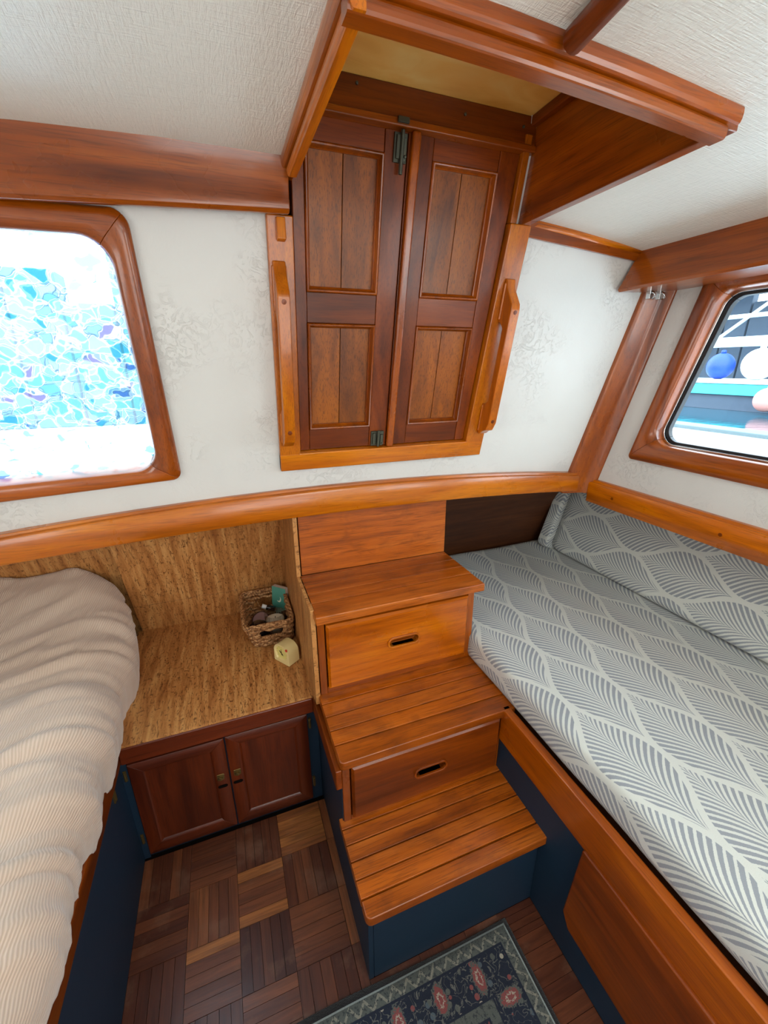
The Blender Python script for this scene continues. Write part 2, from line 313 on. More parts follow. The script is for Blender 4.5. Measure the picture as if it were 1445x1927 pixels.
# ------------------------------------------------------------------ mesh helpers
class MB:
    def __init__(s, off=(0, 0, 0)): s.v = []; s.f = []; s.off = Vector(off); s.uv = None
    def add(s, vs, fs):
        b = len(s.v); s.v += [tuple(Vector(p)) for p in vs]; s.f += [tuple(b+i for i in f) for f in fs]; return s
    def box(s, x0, x1, y0, y1, z0, z1):
        return s.hexa([(x0, y0, z0), (x1, y0, z0), (x1, y1, z0), (x0, y1, z0), (x0, y0, z1), (x1, y0, z1), (x1, y1, z1), (x0, y1, z1)])
    def hexa(s, p):
        return s.add(p, [(0, 3, 2, 1), (4, 5, 6, 7), (0, 1, 5, 4), (1, 2, 6, 5), (2, 3, 7, 6), (3, 0, 4, 7)])
    def prism(s, pts, a, b):
        """pts: list of functions? -> list of 3D points (planar), extruded by vector b-a given as a (offset0) and b (offset1)"""
        a, b = Vector(a), Vector(b); n = len(pts)
        vs = [Vector(p)+a for p in pts] + [Vector(p)+b for p in pts]
        return s.add(vs, [tuple(reversed(range(n))), tuple(range(n, 2*n))] + [(i, (i+1) % n, n+(i+1) % n, n+i) for i in range(n)])
    def loft(s, rings, closed=True, caps=True, cyc=False):
        n = len(rings[0]); vs = [p for r in rings for p in r]; fs = []
        m = len(rings)
        for j in range(m if cyc else m-1):
            for i in range(n if closed else n-1):
                a, b = j*n+i, j*n+(i+1) % n; c, d = ((j+1) % m)*n+(i+1) % n, ((j+1) % m)*n+i
                fs.append((a, b, c, d))
        if caps and closed and not cyc: fs += [tuple(reversed(range(n))), tuple(range((m-1)*n, m*n))]
        return s.add(vs, fs)
    def tube(s, path, r, n=8, closed=False):
        path = [Vector(p) for p in path]; m = len(path); rings = []
        up = Vector((0.13, 0.07, 1)).normalized()
        for i, p in enumerate(path):
            if closed: t = path[(i+1) % m]-path[i-1]
            else: t = path[min(i+1, m-1)]-path[max(i-1, 0)]
            t.normalize(); a = t.cross(up)
            if a.length < .05: a = t.cross(Vector((1, 0, 0)))
            a.normalize(); b = a.cross(t); rr = r[i] if isinstance(r, (list, tuple)) else r
            rings.append([p+(a*math.cos(q)+b*math.sin(q))*rr for q in [2*math.pi*k/n for k in range(n)]])
        return s.loft(rings, cyc=closed)
    def lathe(s, c, prof, n=20, axis=Vector((0, 0, 1))):
        c = Vector(c); q = axis.to_track_quat('Z', 'Y')
        return s.loft([[c+q @ Vector((r*math.cos(2*math.pi*k/n), r*math.sin(2*math.pi*k/n), h)) for k in range(n)] for r, h in prof])
    def build(s, name, mat, parent=None, bevel=0, seg=2, smooth=False, subsurf=0):
        me = bpy.data.meshes.new(name)
        off = Vector(parent_off(parent))
        me.from_pydata([tuple(Vector(p)-off) for p in s.v], [], s.f); me.update()
        bm = bmesh.new(); bm.from_mesh(me); bmesh.ops.recalc_face_normals(bm, faces=bm.faces); bm.to_mesh(me); bm.free()
        if s.uv is not None:
            l = me.uv_layers.new(name='UVMap')
            for p in me.polygons:
                for li in p.loop_indices: l.data[li].uv = s.uv[me.loops[li].vertex_index]
        me.materials.append(mat)
        if smooth: me.polygons.foreach_set('use_smooth', [True]*len(me.polygons))
        o = bpy.data.objects.new(name, me); C.objects.link(o)
        if parent is not None: o.parent = parent
        if bevel:
            b = o.modifiers.new('bevel', 'BEVEL'); b.width = bevel; b.segments = seg; b.limit_method = 'ANGLE'; b.angle_limit = math.radians(40); b.harden_normals = False
            me.polygons.foreach_set('use_smooth', [True]*len(me.polygons))
            try:
                me.set_sharp_from_angle(angle=math.radians(40))
            except Exception: pass
            b.harden_normals = True
        if subsurf:
            b = o.modifiers.new('sub', 'SUBSURF'); b.levels = subsurf; b.render_levels = subsurf
        return o
OFF = {}
def parent_off(p):
    o = Vector((0, 0, 0))
    while p is not None: o += p.location; p = p.parent
    return o
def tag(o, label=None, cat=None, group=None, kind=None):
    if label: o['label'] = label
    if cat: o['category'] = cat
    if group: o['group'] = group
    if kind: o['kind'] = kind
    return o
def thing(name, loc, label, cat, group=None, kind=None):
    o = bpy.data.objects.new(name, None); o.empty_display_size = .05; C.objects.link(o); o.location = loc
    return tag(o, label, cat, group, kind)
def box(name, mat, parent, x0, x1, y0, y1, z0, z1, bevel=.002, seg=2):
    return MB().box(x0, x1, y0, y1, z0, z1).build(name, mat, parent, bevel, seg)
# upper bulkhead leans 12 degrees toward the cabin
A12 = math.radians(12); O_ = Vector((0, 1.18, 1.05)); U_ = Vector((0, -math.sin(A12), math.cos(A12))); N_ = Vector((0, -math.cos(A12), -math.sin(A12)))
def wp(x, z, d=0.0): return O_ + Vector((x, 0, 0)) + U_*((z-1.05)/math.cos(A12)) + N_*d
def wbox(mb, x0, x1, z0, z1, d0, d1, xs=0):
    return mb.hexa([wp(x0, z0, d1), wp(x1, z0, d1), wp(x1, z0, d0), wp(x0, z0, d0), wp(x0, z1, d1), wp(x1, z1, d1), wp(x1, z1, d0), wp(x0, z1, d0)])
# cabin side leans outward 4 degrees
A4 = math.radians(4); NS_ = Vector((-math.cos(A4), 0, math.sin(A4)))
def sp_(y, z, d=0.0): return Vector((1.275+(z-1)*math.tan(A4), y, z)) + NS_*d
def rpoly(corners, radii, n=6):
    """rounded polygon, corners (a,b) counter-clockwise"""
    out = []; m = len(corners)
    for i in range(m):
        p = Vector(corners[i]); a = (Vector(corners[i-1])-p).normalized(); b = (Vector(corners[(i+1) % m])-p).normalized()
        r = radii[i] if isinstance(radii, (list, tuple)) else radii
        ang = a.angle(b); t = r/math.tan(ang/2); c = p+(a+b).normalized()*(r/math.sin(ang/2))
        s0 = p+a*t-c; s1 = p+b*t-c; a0 = math.atan2(s0.y, s0.x); a1 = math.atan2(s1.y, s1.x); da = (a1-a0+math.pi) % (2*math.pi)-math.pi
        out.append([(c.x+r*math.cos(a0+da*k/n), c.y+r*math.sin(a0+da*k/n)) for k in range(n+1)])
    return out
def frame_ring(fn, outer, inner, prof, names, mats, parent, n=6, ro=.02, ri=.04):
    """mitred frame: prof = list of (t, d) with t 0 outer .. 1 inner; one object per side"""
    O = rpoly(outer, ro, n); I = rpoly(inner, ri, n); m = len(outer); h = n//2
    for i in range(m):
        j = (i+1) % m
        op = O[i][h:]+O[j][:h+1]; ip = I[i][h:]+I[j][:h+1]
        rings = []
        for (a, b) in zip(op, ip):
            rings.append([fn(a[0]+(b[0]-a[0])*t, a[1]+(b[1]-a[1])*t, d) for t, d in prof])
        MB().loft(rings).build(names, mats[i], parent, smooth=False, bevel=.0012, seg=1)

# ================================================================== SETTING
# ---- floor: basket-weave parquet
floor = thing('floor', (0, 0, 0), 'worn basket weave parquet cabin floor of small dark and orange slats', 'floor', kind='structure')
box('subfloor', M_dark, floor, -.42, .70, -1.0, 1.08, -.03, -.007, 0)
def slat(x0, x1, y0, y1, tone, vert):
    g = .0005; a = MB().box(x0+g, x1-g, y0+g, y1-g, -.007, 0.0+random.uniform(-.0004, .0004))
    vsx = a.v; a.uv = [((p[1], p[0]) if vert else (p[0], p[1])) for p in vsx]
    o = a.build('parquet_slat', M_parq, floor); o.color = (tone, 0, 0, 1)
xe = [-.378, -.248, -.12, .008, .146]; ye = [1.045, .912, .775, .64, .505, .37, .235]
special = {(3, 0): .85, (2, 2): 0, (2, 1): 0}
for ci in range(4):
    for ri in range(6):
        vert = (ci+ri) % 2 == 0
        if ci == 0 and ri == 5: pass
        base = random.choice([.1, .25, .4, .5])
        if (ci, ri) == (3, 0): base = .78
        if (ci, ri) == (2, 1): base = .72
        for k in range(5):
            t = min(1, max(0, base+random.uniform(-.22, .28)))
            if (ci, ri, k) in ((1, 2, 0), (0, 3, 2), (0, 3, 0)): t = .95
            if vert:
                wq = (xe[ci+1]-xe[ci])/5; slat(xe[ci]+k*wq, xe[ci]+(k+1)*wq, ye[ri+1], ye[ri], t, True)
            else:
                hq = (ye[ri]-ye[ri+1])/5; slat(xe[ci], xe[ci+1], ye[ri]-(k+1)*hq, ye[ri]-k*hq, t, False)
for k in range(6):
    slat(.1465, .1695, ye[k+1], ye[k], random.choice([.2, .35, .75]), True)
xr = [.170, .300, .430, .530, .640]; yr = [.563, .50, .37, .24]
for ci in range(4):
    for ri in range(3):
        vert = (ci+ri) % 2 == 1 and ci != 3
        if ci == 3: vert = False
        n = 5 if ri else 2
        for k in range(4 if ci == 3 else n):
            t = random.choice([.1, .2, .35]) if (ri < 2) else random.uniform(.3, .7)
            if vert: wq = (xr[ci+1]-xr[ci])/n; slat(xr[ci]+k*wq, xr[ci]+(k+1)*wq, yr[ri+1], yr[ri], t, True)
            else:
                nn = 4 if ci == 3 else n; hq = (yr[ri]-yr[ri+1])/nn; slat(xr[ci], xr[ci+1], yr[ri]-(k+1)*hq, yr[ri]-k*hq, t, False)
MB().box(-.378, .64, -.95, .234, -.007, 0).build('plain_floor_board', W['red_y'], floor)

# ---- upper bulkhead wall with openings for companionway and window
wb = thing('wall_back', (0, 1.18, 1.05), 'white painted plaster bulkhead above the long wooden rail', 'wall', kind='structure')
mb = MB()
Wx0, Wx1, Wz0, Wz1 = -.82, -.162, 1.155, 1.640
wbox(mb, -1.32, Wx0, .99, 1.78, -.05, 0)
wbox(mb, Wx0, Wx1, .99, Wz0-.02, -.05, 0); wbox(mb, Wx0, Wx1, Wz1, 1.78, -.05, 0)
wbox(mb, Wx1, .170, .99, 1.78, -.05, 0)
wbox(mb, .170, .715, .99, 1.165, -.05, 0)
wbox(mb, .735, 1.34, .99, 1.96, -.05, -.001); wbox(mb, .715, .735, .99, 1.5, -.05, -.001)
wbox(mb, .12, .80, 1.90, 2.05, -.12, -.08)
mb.build('upper_wall', M_wall, wb)
# lower hull lining, slanting out behind the rail
def bk(x, z, d=0): return Vector((x, 1.60-.39*(z-.45)-d, z))
def bkbox(x0, x1, z0, z1, d0, d1): return MB().hexa([bk(x0, z0, d1), bk(x1, z0, d1), bk(x1, z0, d0), bk(x0, z0, d0), bk(x0, z1, d1), bk(x1, z1, d1), bk(x1, z1, d0), bk(x0, z1, d0)])
bkbox(-.384, .158, .583, 1.0, -.02, 0).build('cork_panel', M_cork_v, wb, .0015)
bkbox(-.384, .158, .44, .5815, -.02, 0).build('cork_panel', M_cork_v, wb, .0015)
bkbox(-1.32, -.380, .40, 1.0, -.09, -.045).build('cork_panel', M_cork_v, wb, .0015)
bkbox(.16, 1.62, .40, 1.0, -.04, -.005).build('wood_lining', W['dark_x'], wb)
MB().box(-1.32, 1.30, 1.19, 1.46, .990, 1.004).build('shelf_board', W['deep_x'], wb)
MB().box(-1.40, 1.86, 1.74, 1.78, -.06, 1.02).box(-1.40, 1.86, 1.44, 1.74, 1.006, 1.02).box(-1.40, 1.86, 1.08, 1.74, -.06, -.035).build('hull_shell', M_dark, wb)

# ---- cabin side with window opening, and hull lining beneath
wr = thing('wall_right', (1.275, 0, 1.0), 'off white painted cabin side around the big side window', 'wall', kind='structure')
mb = MB()
def sbox(mb, y0, y1, z0, z1, d0, d1): return mb.hexa([sp_(y0, z0, d1), sp_(y0, z0, d0), sp_(y1, z0, d0), sp_(y1, z0, d1), sp_(y0, z1, d1), sp_(y0, z1, d0), sp_(y1, z1, d0), sp_(y1, z1, d1)])
S_y0, S_y1t, S_y1b, S_z0, S_z1 = .20, .868, .975, 1.145, 1.600
sbox(mb, -1.0, S_y0, .98, 1.80, -.04, 0); sbox(mb, S_y0, 1.25, .98, S_z0, -.04, 0); sbox(mb, S_y0, 1.25, S_z1, 1.80, -.04, 0)
mb.hexa([sp_(S_y1b, S_z0), sp_(S_y1b, S_z0, -.04), sp_(1.25, S_z0, -.04), sp_(1.25, S_z0), sp_(S_y1t, S_z1), sp_(S_y1t, S_z1, -.04), sp_(1.25, S_z1, -.04), sp_(1.25, S_z1)])
mb.build('side_wall', M_wall, wr)
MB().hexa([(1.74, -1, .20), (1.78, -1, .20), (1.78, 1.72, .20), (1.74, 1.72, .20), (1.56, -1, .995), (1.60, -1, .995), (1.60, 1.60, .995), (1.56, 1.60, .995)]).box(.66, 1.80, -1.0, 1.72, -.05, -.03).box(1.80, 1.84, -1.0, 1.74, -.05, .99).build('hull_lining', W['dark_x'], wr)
MB().box(1.285, 1.60, -1, 1.45, .975, .990).build('shelf_board', W['deep_y'], wr)
wl = tag(MB().box(-1.36, -1.32, -1.0, 1.72, 0, 1.85).build('wall_left', M_wall, None), 'white painted cabin side beyond the wide bed', 'wall', kind='structure')
mb = MB().box(-1.36, 1.75, -1.06, -1.0, -.03, 1.95)
tag(mb.build('wall_front', M_wall, None), 'white bulkhead at the near end of the cabin', 'wall', kind='structure')

# ---- ceiling with slight camber and the hole of the sliding hatch
def cz(x): return 1.775-.065*(x-.15)**2
ceil = MB()
xs = [-1.36, -1.1, -.8, -.5, -.25, -.05, .165, .35, .55, .753, .9, 1.05, 1.2, 1.42]
for a, b in zip(xs[:-1], xs[1:]):
    spans = [(-1.05, 1.10)]
    if a >= .15 and b <= .76: spans = [(-1.05, .54)]
    for y0, y1 in spans:
        ceil.hexa([(a, y0, cz(a)), (b, y0, cz(b)), (b, y1, cz(b)), (a, y1, cz(a)), (a, y0, cz(a)+.03), (b, y0, cz(b)+.03), (b, y1, cz(b)+.03), (a, y1, cz(a)+.03)])
co = tag(ceil.build('ceiling', M_ceil, None), 'white deckhead covered in ribbed woven texture vinyl', 'ceiling', kind='structure')

# ---- companionway hatch recess in the ceiling
hr = thing('hatch_recess', (.45, .75, 1.75), 'boxed hatch recess in the ceiling with golden plywood top and wood sides', 'hatch')
MB().box(.752, .775, .545, 1.062, 1.731, 1.935).build('side_board', W['red_y'], hr, .002)
MB().box(.176, .190, .560, 1.03, 1.758, 1.935).build('side_board', W['red_y'], hr, .002)
MB().box(.176, .752, .550, .562, 1.775, 1.935).build('front_board', W['red_x'], hr, .002)
MB().box(.12, .775, .44, 1.12, 1.935, 1.955).build('hatch_lid', M_yellow, hr)
MB().box(.735, .752, .562, .996, 1.915, 1.935).build('corner_batten', W['deep_y'], hr, .003)
MB().box(.150, .752, .996, 1.03, 1.880, 1.935).build('header_board', W['deep_x'], hr, .002)
MB().box(.150, .752, .990, 1.03, 1.866, 1.880).build('header_lip', W['red_x'], hr, .003)
for x, z in ((.321, 1.925), (.564, 1.914), (.715, 1.915)):
    MB().lathe((x, .9958, z-.004), [(0.0001, -.001), (.003, -.001), (.003, .003), (.0001, .004)], 8, Vector((0, -1, 0))).build('screw', M_brass, hr)
# trim around the recess
def strip(name, mat, pts, prof, up=Vector((0, 0, 1)), side=None, parent=None, bevel=.003):
    """sweep prof (a across, b up) along straight pts"""
    rings = []
    for i, p in enumerate(pts):
        p = Vector(p); t = (Vector(pts[min(i+1, len(pts)-1)])-Vector(pts[max(i-1, 0)])).normalized()
        s_ = side if side is not None else t.cross(up).normalized()
        rings.append([p+s_*a+up*b for a, b in prof])
    return MB().loft(rings).build(name, mat, parent, bevel, 3)
def half(w0, w1, z0, z1, n=7):
    """profile of a rounded moulding hanging below z1"""
    c = (w0+w1)/2; r = (w1-w0)/2
    return [(w0, z1)] + [(c-r*math.cos(math.pi*k/n), z0+(z1-z0)*.16*(1-math.sin(math.pi*k/n)**.5)) for k in range(0, n+1)] + [(w1, z1)]
t1 = thing('trim_1', (.45, .48, 1.72), 'double stepped wooden beam across the ceiling at the near edge of the hatch recess', 'trim', kind='structure')
ym = Vector((0, 1, 0))
def fascia(z0, z1, n0, n1, n=6):
    """vertical bullnosed fascia profile (across, up), near face at n0, back at n1"""
    r = (z1-z0)*.5; pts = [(n1, z1)]
    for k in range(n+1): a = math.pi/2+math.pi*k/n; pts.append((n0+r*.45+math.cos(a)*r*.45, (z0+z1)/2+math.sin(a)*r))
    return pts+[(n1, z0)]
xb_ = [.165+k*(.741-.165)/10 for k in range(11)]
def camb(x): return -.065*(x-.15)**2
strip('lower_moulding', W['red_x'], [(x, 0, camb(x)) for x in xb_], fascia(1.737, 1.7548, .536, .560), side=ym, parent=t1, bevel=0)
strip('upper_moulding', W['red_x'], [(x, 0, camb(x)) for x in [.158]+xb_[1:]+[.756]], fascia(1.755, 1.780, .528, .556), side=ym, parent=t1, bevel=0)
t2 = thing('trim_2', (.16, .7, 1.73), 'double stepped wooden coaming strip running back from the beam to the bulkhead', 'trim', kind='structure')
strip('lower_moulding', W['teak_y'], [(0, .534, 0), (0, .955, 0)], fascia(1.738, 1.7565, .1665, .184), side=Vector((1, 0, 0)), parent=t2, bevel=0)
strip('upper_moulding', W['teak_y'], [(0, .528, 0), (0, .972, 0)], fascia(1.7568, 1.780, .159, .182), side=Vector((1, 0, 0)), parent=t2, bevel=0)
# left wide beam over the window
t3 = thing('trim_3', (-.5, .95, 1.7), 'wide brown wooden beam under the ceiling above the mosaic window', 'trim', kind='structure')
prof = [(.964, 1.785), (.970, 1.770), (.981, 1.712), (.979, 1.706), (.983, 1.694), (.991, 1.689), (1.005, 1.691), (1.055, 1.735), (1.055, 1.785)]
def beamring(x): dz = -.025*(.17-x)/.47 if x > -.45 else -.033; return [Vector((x, y-.0*(.17-x), z+dz*(1 if z < 1.70 else .6))) for y, z in prof]
MB().loft([beamring(x) for x in (-1.31, -.45, -.2, 0, .173)]).build('beam', W['red_x'], t3, .002)
MB().box(.150, .168, 1.015, 1.05, 1.65, 1.690).build('end_bracket', W['teak_z'], t3, .002)
# trim at top of bulkhead on the starboard side
t4 = thing('trim_4', (.98, 1.04, 1.71), 'thin rounded wooden strip between ceiling and bulkhead', 'trim', kind='structure')
pa, pb = Vector((.772, 1.032, 1.738)), Vector((1.20, 1.034, 1.709))
MB().tube([pa, pa.lerp(pb, .5), pb], .0135, 12).build('round_strip', W['teak_x'], t4, smooth=True)
MB().hexa([wp(.765, 1.712, .015), wp(1.20, 1.683, .015), wp(1.20, 1.683, 0), wp(.765, 1.712, 0), wp(.765, 1.745, .015), wp(1.20, 1.716, .015), wp(1.20, 1.716, 0), wp(.765, 1.745, 0)]).build('back_strip', W['red_x'], t4, .001)
# side beam over starboard window
t5 = thing('trim_5', (1.2, .5, 1.65), 'wide brown wooden beam under the ceiling above the clear side window', 'trim', kind='structure')
pr = [(1.178, 1.735), (1.165, 1.690), (1.137, 1.625), (1.128, 1.610), (1.134, 1.603), (1.330, 1.612), (1.330, 1.735)]
MB().loft([[Vector((x, y-(max(0, z-1.61))*.16*(1 if y > 1 else 0), z)) for x, z in pr] for y in (1.047, .5, -.99)]).build('beam', W['red_y'], t5, .002)
# corner post
t6 = thing('trim_6', (1.23, 1.15, .95), 'rounded wooden corner post between bulkhead and cabin side', 'trim', kind='structure')
def postring(z):
    x0 = 1.177+(z-1.02)*.112; xc = 1.275+(z-1)*math.tan(A4); yw = wp(0, z).y
    dx = xc-x0
    return [Vector((x0, yw+.02, z)), Vector((x0, yw-.012, z)), Vector((x0+.012, yw-.020, z)), Vector((x0+dx*.60, yw-.030, z)), Vector((x0+dx*.72, yw-.036, z)), Vector((x0+dx*.82, yw-.048, z)), Vector((xc-.004, yw-.058, z)), Vector((xc+.01, yw-.055, z)), Vector((xc+.01, yw+.02, z))]
MB().loft([postring(z) for z in (.942, 1.0, 1.2, 1.4, 1.64)]).build('post', W['red_z'], t6, .004, 3)
for z in (1.33, 1.075): MB().lathe((1.222+(z-1.02)*.1, wp(0, z).y-.024, z), [(.0001, -.002), (.005, -.002), (.005, .001), (.0001, .0015)], 10, Vector((0, -1, 0))).build('wood_plug', W['deep_x'], t6)
# long rail on bulkhead
t7 = thing('trim_7', (.3, 1.16, 1.0), 'long golden wooden rail along the bulkhead below the white plaster', 'trim', kind='structure')
zb = lambda x: .990-.030*((x-.33)/.85)**2
zt = lambda x: 1.068-.040*((x-.30)/.83)**2
rings = []
for x in np.linspace(-1.31, 1.20, 22):
    b, t = zb(max(x, -.75)), zt(max(x, -.75)); rings.append([Vector((x, 1.215, b)), Vector((x, 1.153, b)), Vector((x, 1.150, b+.004)), Vector((x, 1.150, t-.008)), Vector((x, 1.153, t-.004)), Vector((x, 1.160, t-.003)), Vector((x, 1.163, t+.004)), Vector((x, 1.215, t+.006))])
MB().loft(rings).build('rail', W['teak_x'], t7, .0015)
for x in (-.38, .16, .52, .76, 1.12): MB().lathe((x, 1.151, (zb(x)+zt(x))/2), [(.0001, -.002), (.0055, -.002), (.0055, .0008), (.0001, .001)], 12, Vector((0, -1, 0))).build('wood_plug', W['deep_z'], t7)
# rail along cabin side
t8 = thing('trim_8', (1.25, .5, .95), 'long golden wooden rail along the cabin side above the bolster', 'trim', kind='structure')
pr = [(1.31, .914), (1.253, .914), (1.250, .918), (1.250, .984), (1.253, .990), (1.260, .992), (1.262, .999), (1.31, 1.001)]
MB().loft([[Vector((x, y, z)) for x, z in pr] for y in (1.152, .6, .1, -.99)]).build('rail', W['teak_y'], t8, .0015)
for y, z in ((1.04, .955), (.68, .955), (.25, .955)): MB().lathe((1.2505, y, z), [(.0001, -.002), (.0055, -.002), (.0055, .001), (.0001, .0012)], 12, Vector((-1, 0, 0))).build('wood_plug', W['deep_z'], t8)

# ---- window 1 (mosaic film) in the bulkhead
w1 = thing('window_1', (-.4, 1.12, 1.4), 'window with aqua and white mosaic privacy film in a rounded brown wood frame', 'window', kind='structure')
fn = lambda a, b, d: wp(a, b, d)
outer = [(-.87, 1.094), (-.116, 1.133), (-.124, 1.683), (-.87, 1.668)]
inner = [(-.81, 1.144), (-.166, 1.164), (-.166, 1.636), (-.81, 1.625)]
prof = [(0, 0), (0, .010), (.12, .017), (.30, .020), (.75, .018), (.92, .012), (1, .004), (1, -.045)]
frame_ring(fn, outer, inner, prof, 'frame_rail', [W['red_x'], W['red_z'], W['red_x'], W['red_z']], w1, 8, [.02, .022, .03, .02], .052)
poly = [p for seg in rpoly([(-.83, 1.13), (-.150, 1.15), (-.150, 1.65), (-.83, 1.64)], .05, 4) for p in seg]
MB().prism([wp(a, b, 0) for a, b in poly], N_*-.028, N_*-.032).build('window_pane', M_film, w1)
# ---- window 2 (clear) in the cabin side
w2 = thing('window_2', (1.28, .6, 1.4), 'clear side window looking onto the harbour in a rounded brown wood frame', 'window', kind='structure')
fs_ = lambda a, b, d: sp_(a, b, d)
outer = [(1.030, 1.100), (.917, 1.642), (.12, 1.642), (.12, 1.100)]
inner = [(.964, 1.160), (.868, 1.592), (.18, 1.592), (.18, 1.160)]
prof = [(0, 0), (0, .008), (.10, .015), (.30, .020), (.7, .018), (.92, .012), (1, .004), (1, -.030)]
frame_ring(fs_, outer, inner, prof, 'frame_rail', [W['red_z'], W['red_y'], W['red_z'], W['red_y']], w2, 8, [.012, .03, .02, .02], .045)
i2 = [(.957, 1.166), (.862, 1.586), (.186, 1.586), (.186, 1.166)]; i3 = [(.947, 1.174), (.852, 1.578), (.194, 1.578), (.194, 1.174)]
frame_ring(fs_, inner, i2, [(0, -.030), (0, -.022), (1, -.022), (1, -.040), (0, -.040)], 'metal_rim', [M_chrome]*4, w2, 8, .045, .042)
frame_ring(fs_, i2, i3, [(0, -.034), (0, -.028), (1, -.028), (1, -.046), (0, -.046)], 'rubber_seal', [M_rubber]*4, w2, 8, .042, .038)
poly = [p for seg in rpoly([(.955, 1.168), (.860, 1.584), (.188, 1.584), (.188, 1.168)], .04, 4) for p in seg]
MB().prism([sp_(a, b, 0) for a, b in poly], NS_*-.038, NS_*-.041).build('window_pane', M_glass, w2)

# ---- companionway doors
d1 = thing('door_1', (.445, 1.15, 1.18), 'pair of panelled brown wooden companionway doors in a golden wood frame', 'door', kind='structure')
m = MB(); wbox(m, .131, .186, 1.134, 1.70, -.01, .016); m.build('frame_stile', W['teak_z'], d1, .003)
MB().hexa([wp(.700, 1.134, .016), wp(.762, 1.134, .016), wp(.762, 1.134, -.01), wp(.700, 1.134, -.01), wp(.7205, 1.735, .016), wp(.782, 1.735, .016), wp(.782, 1.735, -.01), wp(.7205, 1.735, -.01)]).build('frame_stile', W['teak_z'], d1, .003)
m = MB(); wbox(m, .7225, .740, 1.735, 1.90, -.03, .010); m.build('frame_jamb', W['teak_z'], d1, .002)
m = MB(); wbox(m, .131, .762, 1.132, 1.180, -.01, .0163); m.build('frame_sill', W['teak_x'], d1, .003)
m = MB(); wbox(m, .10, .80, 1.15, 2.0, -.06, -.051); m.build('backing_board', M_dark, d1)
def leaf(name, x0, x1, px, sx0, zmid, label=None):
    """x0,x1 = leaf edges; px = (panel left, right)"""
    L = MB(); wbox(L, x0, px[0], 1.181, 1.866, -.030, -.002)
    lf = L.build('door_leaf', W['deep_z'], d1, .002)
    L = MB(); xt = x1+(.022 if x1 > .6 else 0)
    L.hexa([wp(px[1], 1.181, -.002), wp(x1, 1.181, -.002), wp(x1, 1.181, -.03), wp(px[1], 1.181, -.03), wp(px[1], 1.866, -.002), wp(xt, 1.866, -.002), wp(xt, 1.866, -.03), wp(px[1], 1.866, -.03)]); L.build('stile', W['deep_z'], lf, .002)
    for z0, z1 in ((1.181, 1.238), (1.498, 1.563), (1.827, 1.866)):
        L = MB(); wbox(L, px[0]+.0003, px[1]-.0003, z0, z1, -.030, -.0035); L.build('rail', W['deep_x'], lf, .002)
    xm = (px[0]+px[1])/2
    for z0, z1 in ((1.238, 1.498), (1.563, 1.827)):
        for a, b in ((px[0]-.001, xm-.0006), (xm+.0006, px[1]+.001)):
            L = MB(); wbox(L, a, b, z0-.001, z1+.001, -.026, -.018); L.build('panel_board', W['board_z'], lf, .001, 1)
        # moulding bead round the panel
        fo = [(px[0], z0), (px[1], z0), (px[1], z1), (px[0], z1)]; q = .011
        fi = [(px[0]+q, z0+q), (px[1]-q, z0+q), (px[1]-q, z1-q), (px[0]+q, z1-q)]
        rings = []
        for (a, b) in zip(fo, fi):
            rings.append([wp(a[0]+(b[0]-a[0])*t, a[1]+(b[1]-a[1])*t, d) for t, d in ((0, -.018), (0, .001), (.25, .0035), (.5, .002), (.62, -.008), (1, -.012), (1, -.018))])
        MB().loft(rings, cyc=True).build('bead_moulding', W['red_z'], lf, .0008, 1)
    return lf
lf1 = leaf('a', .1885, .4375, (.2145, .3865), 0, 0)
lf2 = leaf('b', .4395, .7000, (.500, .6700), 0, 0)
L = MB(); L.hexa([wp(.437, 1.180, .014), wp(.457, 1.180, .014), wp(.457, 1.180, -.001), wp(.437, 1.180, -.001), wp(.443, 1.868, .014), wp(.463, 1.868, .014), wp(.463, 1.868, -.001), wp(.443, 1.868, -.001)])
L.build('astragal', W['red_z'], lf2, .005, 3)
def latch(x0, x1, z0, z1, tongue):
    L = MB(); wbox(L, x0, x1, z0, z1, -.002, .004); wbox(L, x0+.004, x0+.012, z0+.006, z1-.004, .004, .009); wbox(L, x1-.012, x1-.003, z0+.002, z1-.008, .004, .010)
    L.tube([wp((x0+x1)/2+.001, z0-tongue, .010), wp((x0+x1)/2+.001, z1+.004, .010)], .0045, 8)
    L.lathe(wp(x1-.006, z0+.010, .010), [(.0001, 0), (.003, 0), (.003, .004), (.0001, .005)], 8, N_)
    return L
latch(.405, .4345, 1.813, 1.862, .020).build('sliding_latch', M_brass, lf1, .001, 1)
latch(.3905, .4285, 1.183, 1.225, .000).build('sliding_latch', M_brass, lf1, .001, 1)
MB().box(.405, .430, .984, .990, 1.870, 1.880).build('latch_keeper', M_brass, hr, .001, 1)

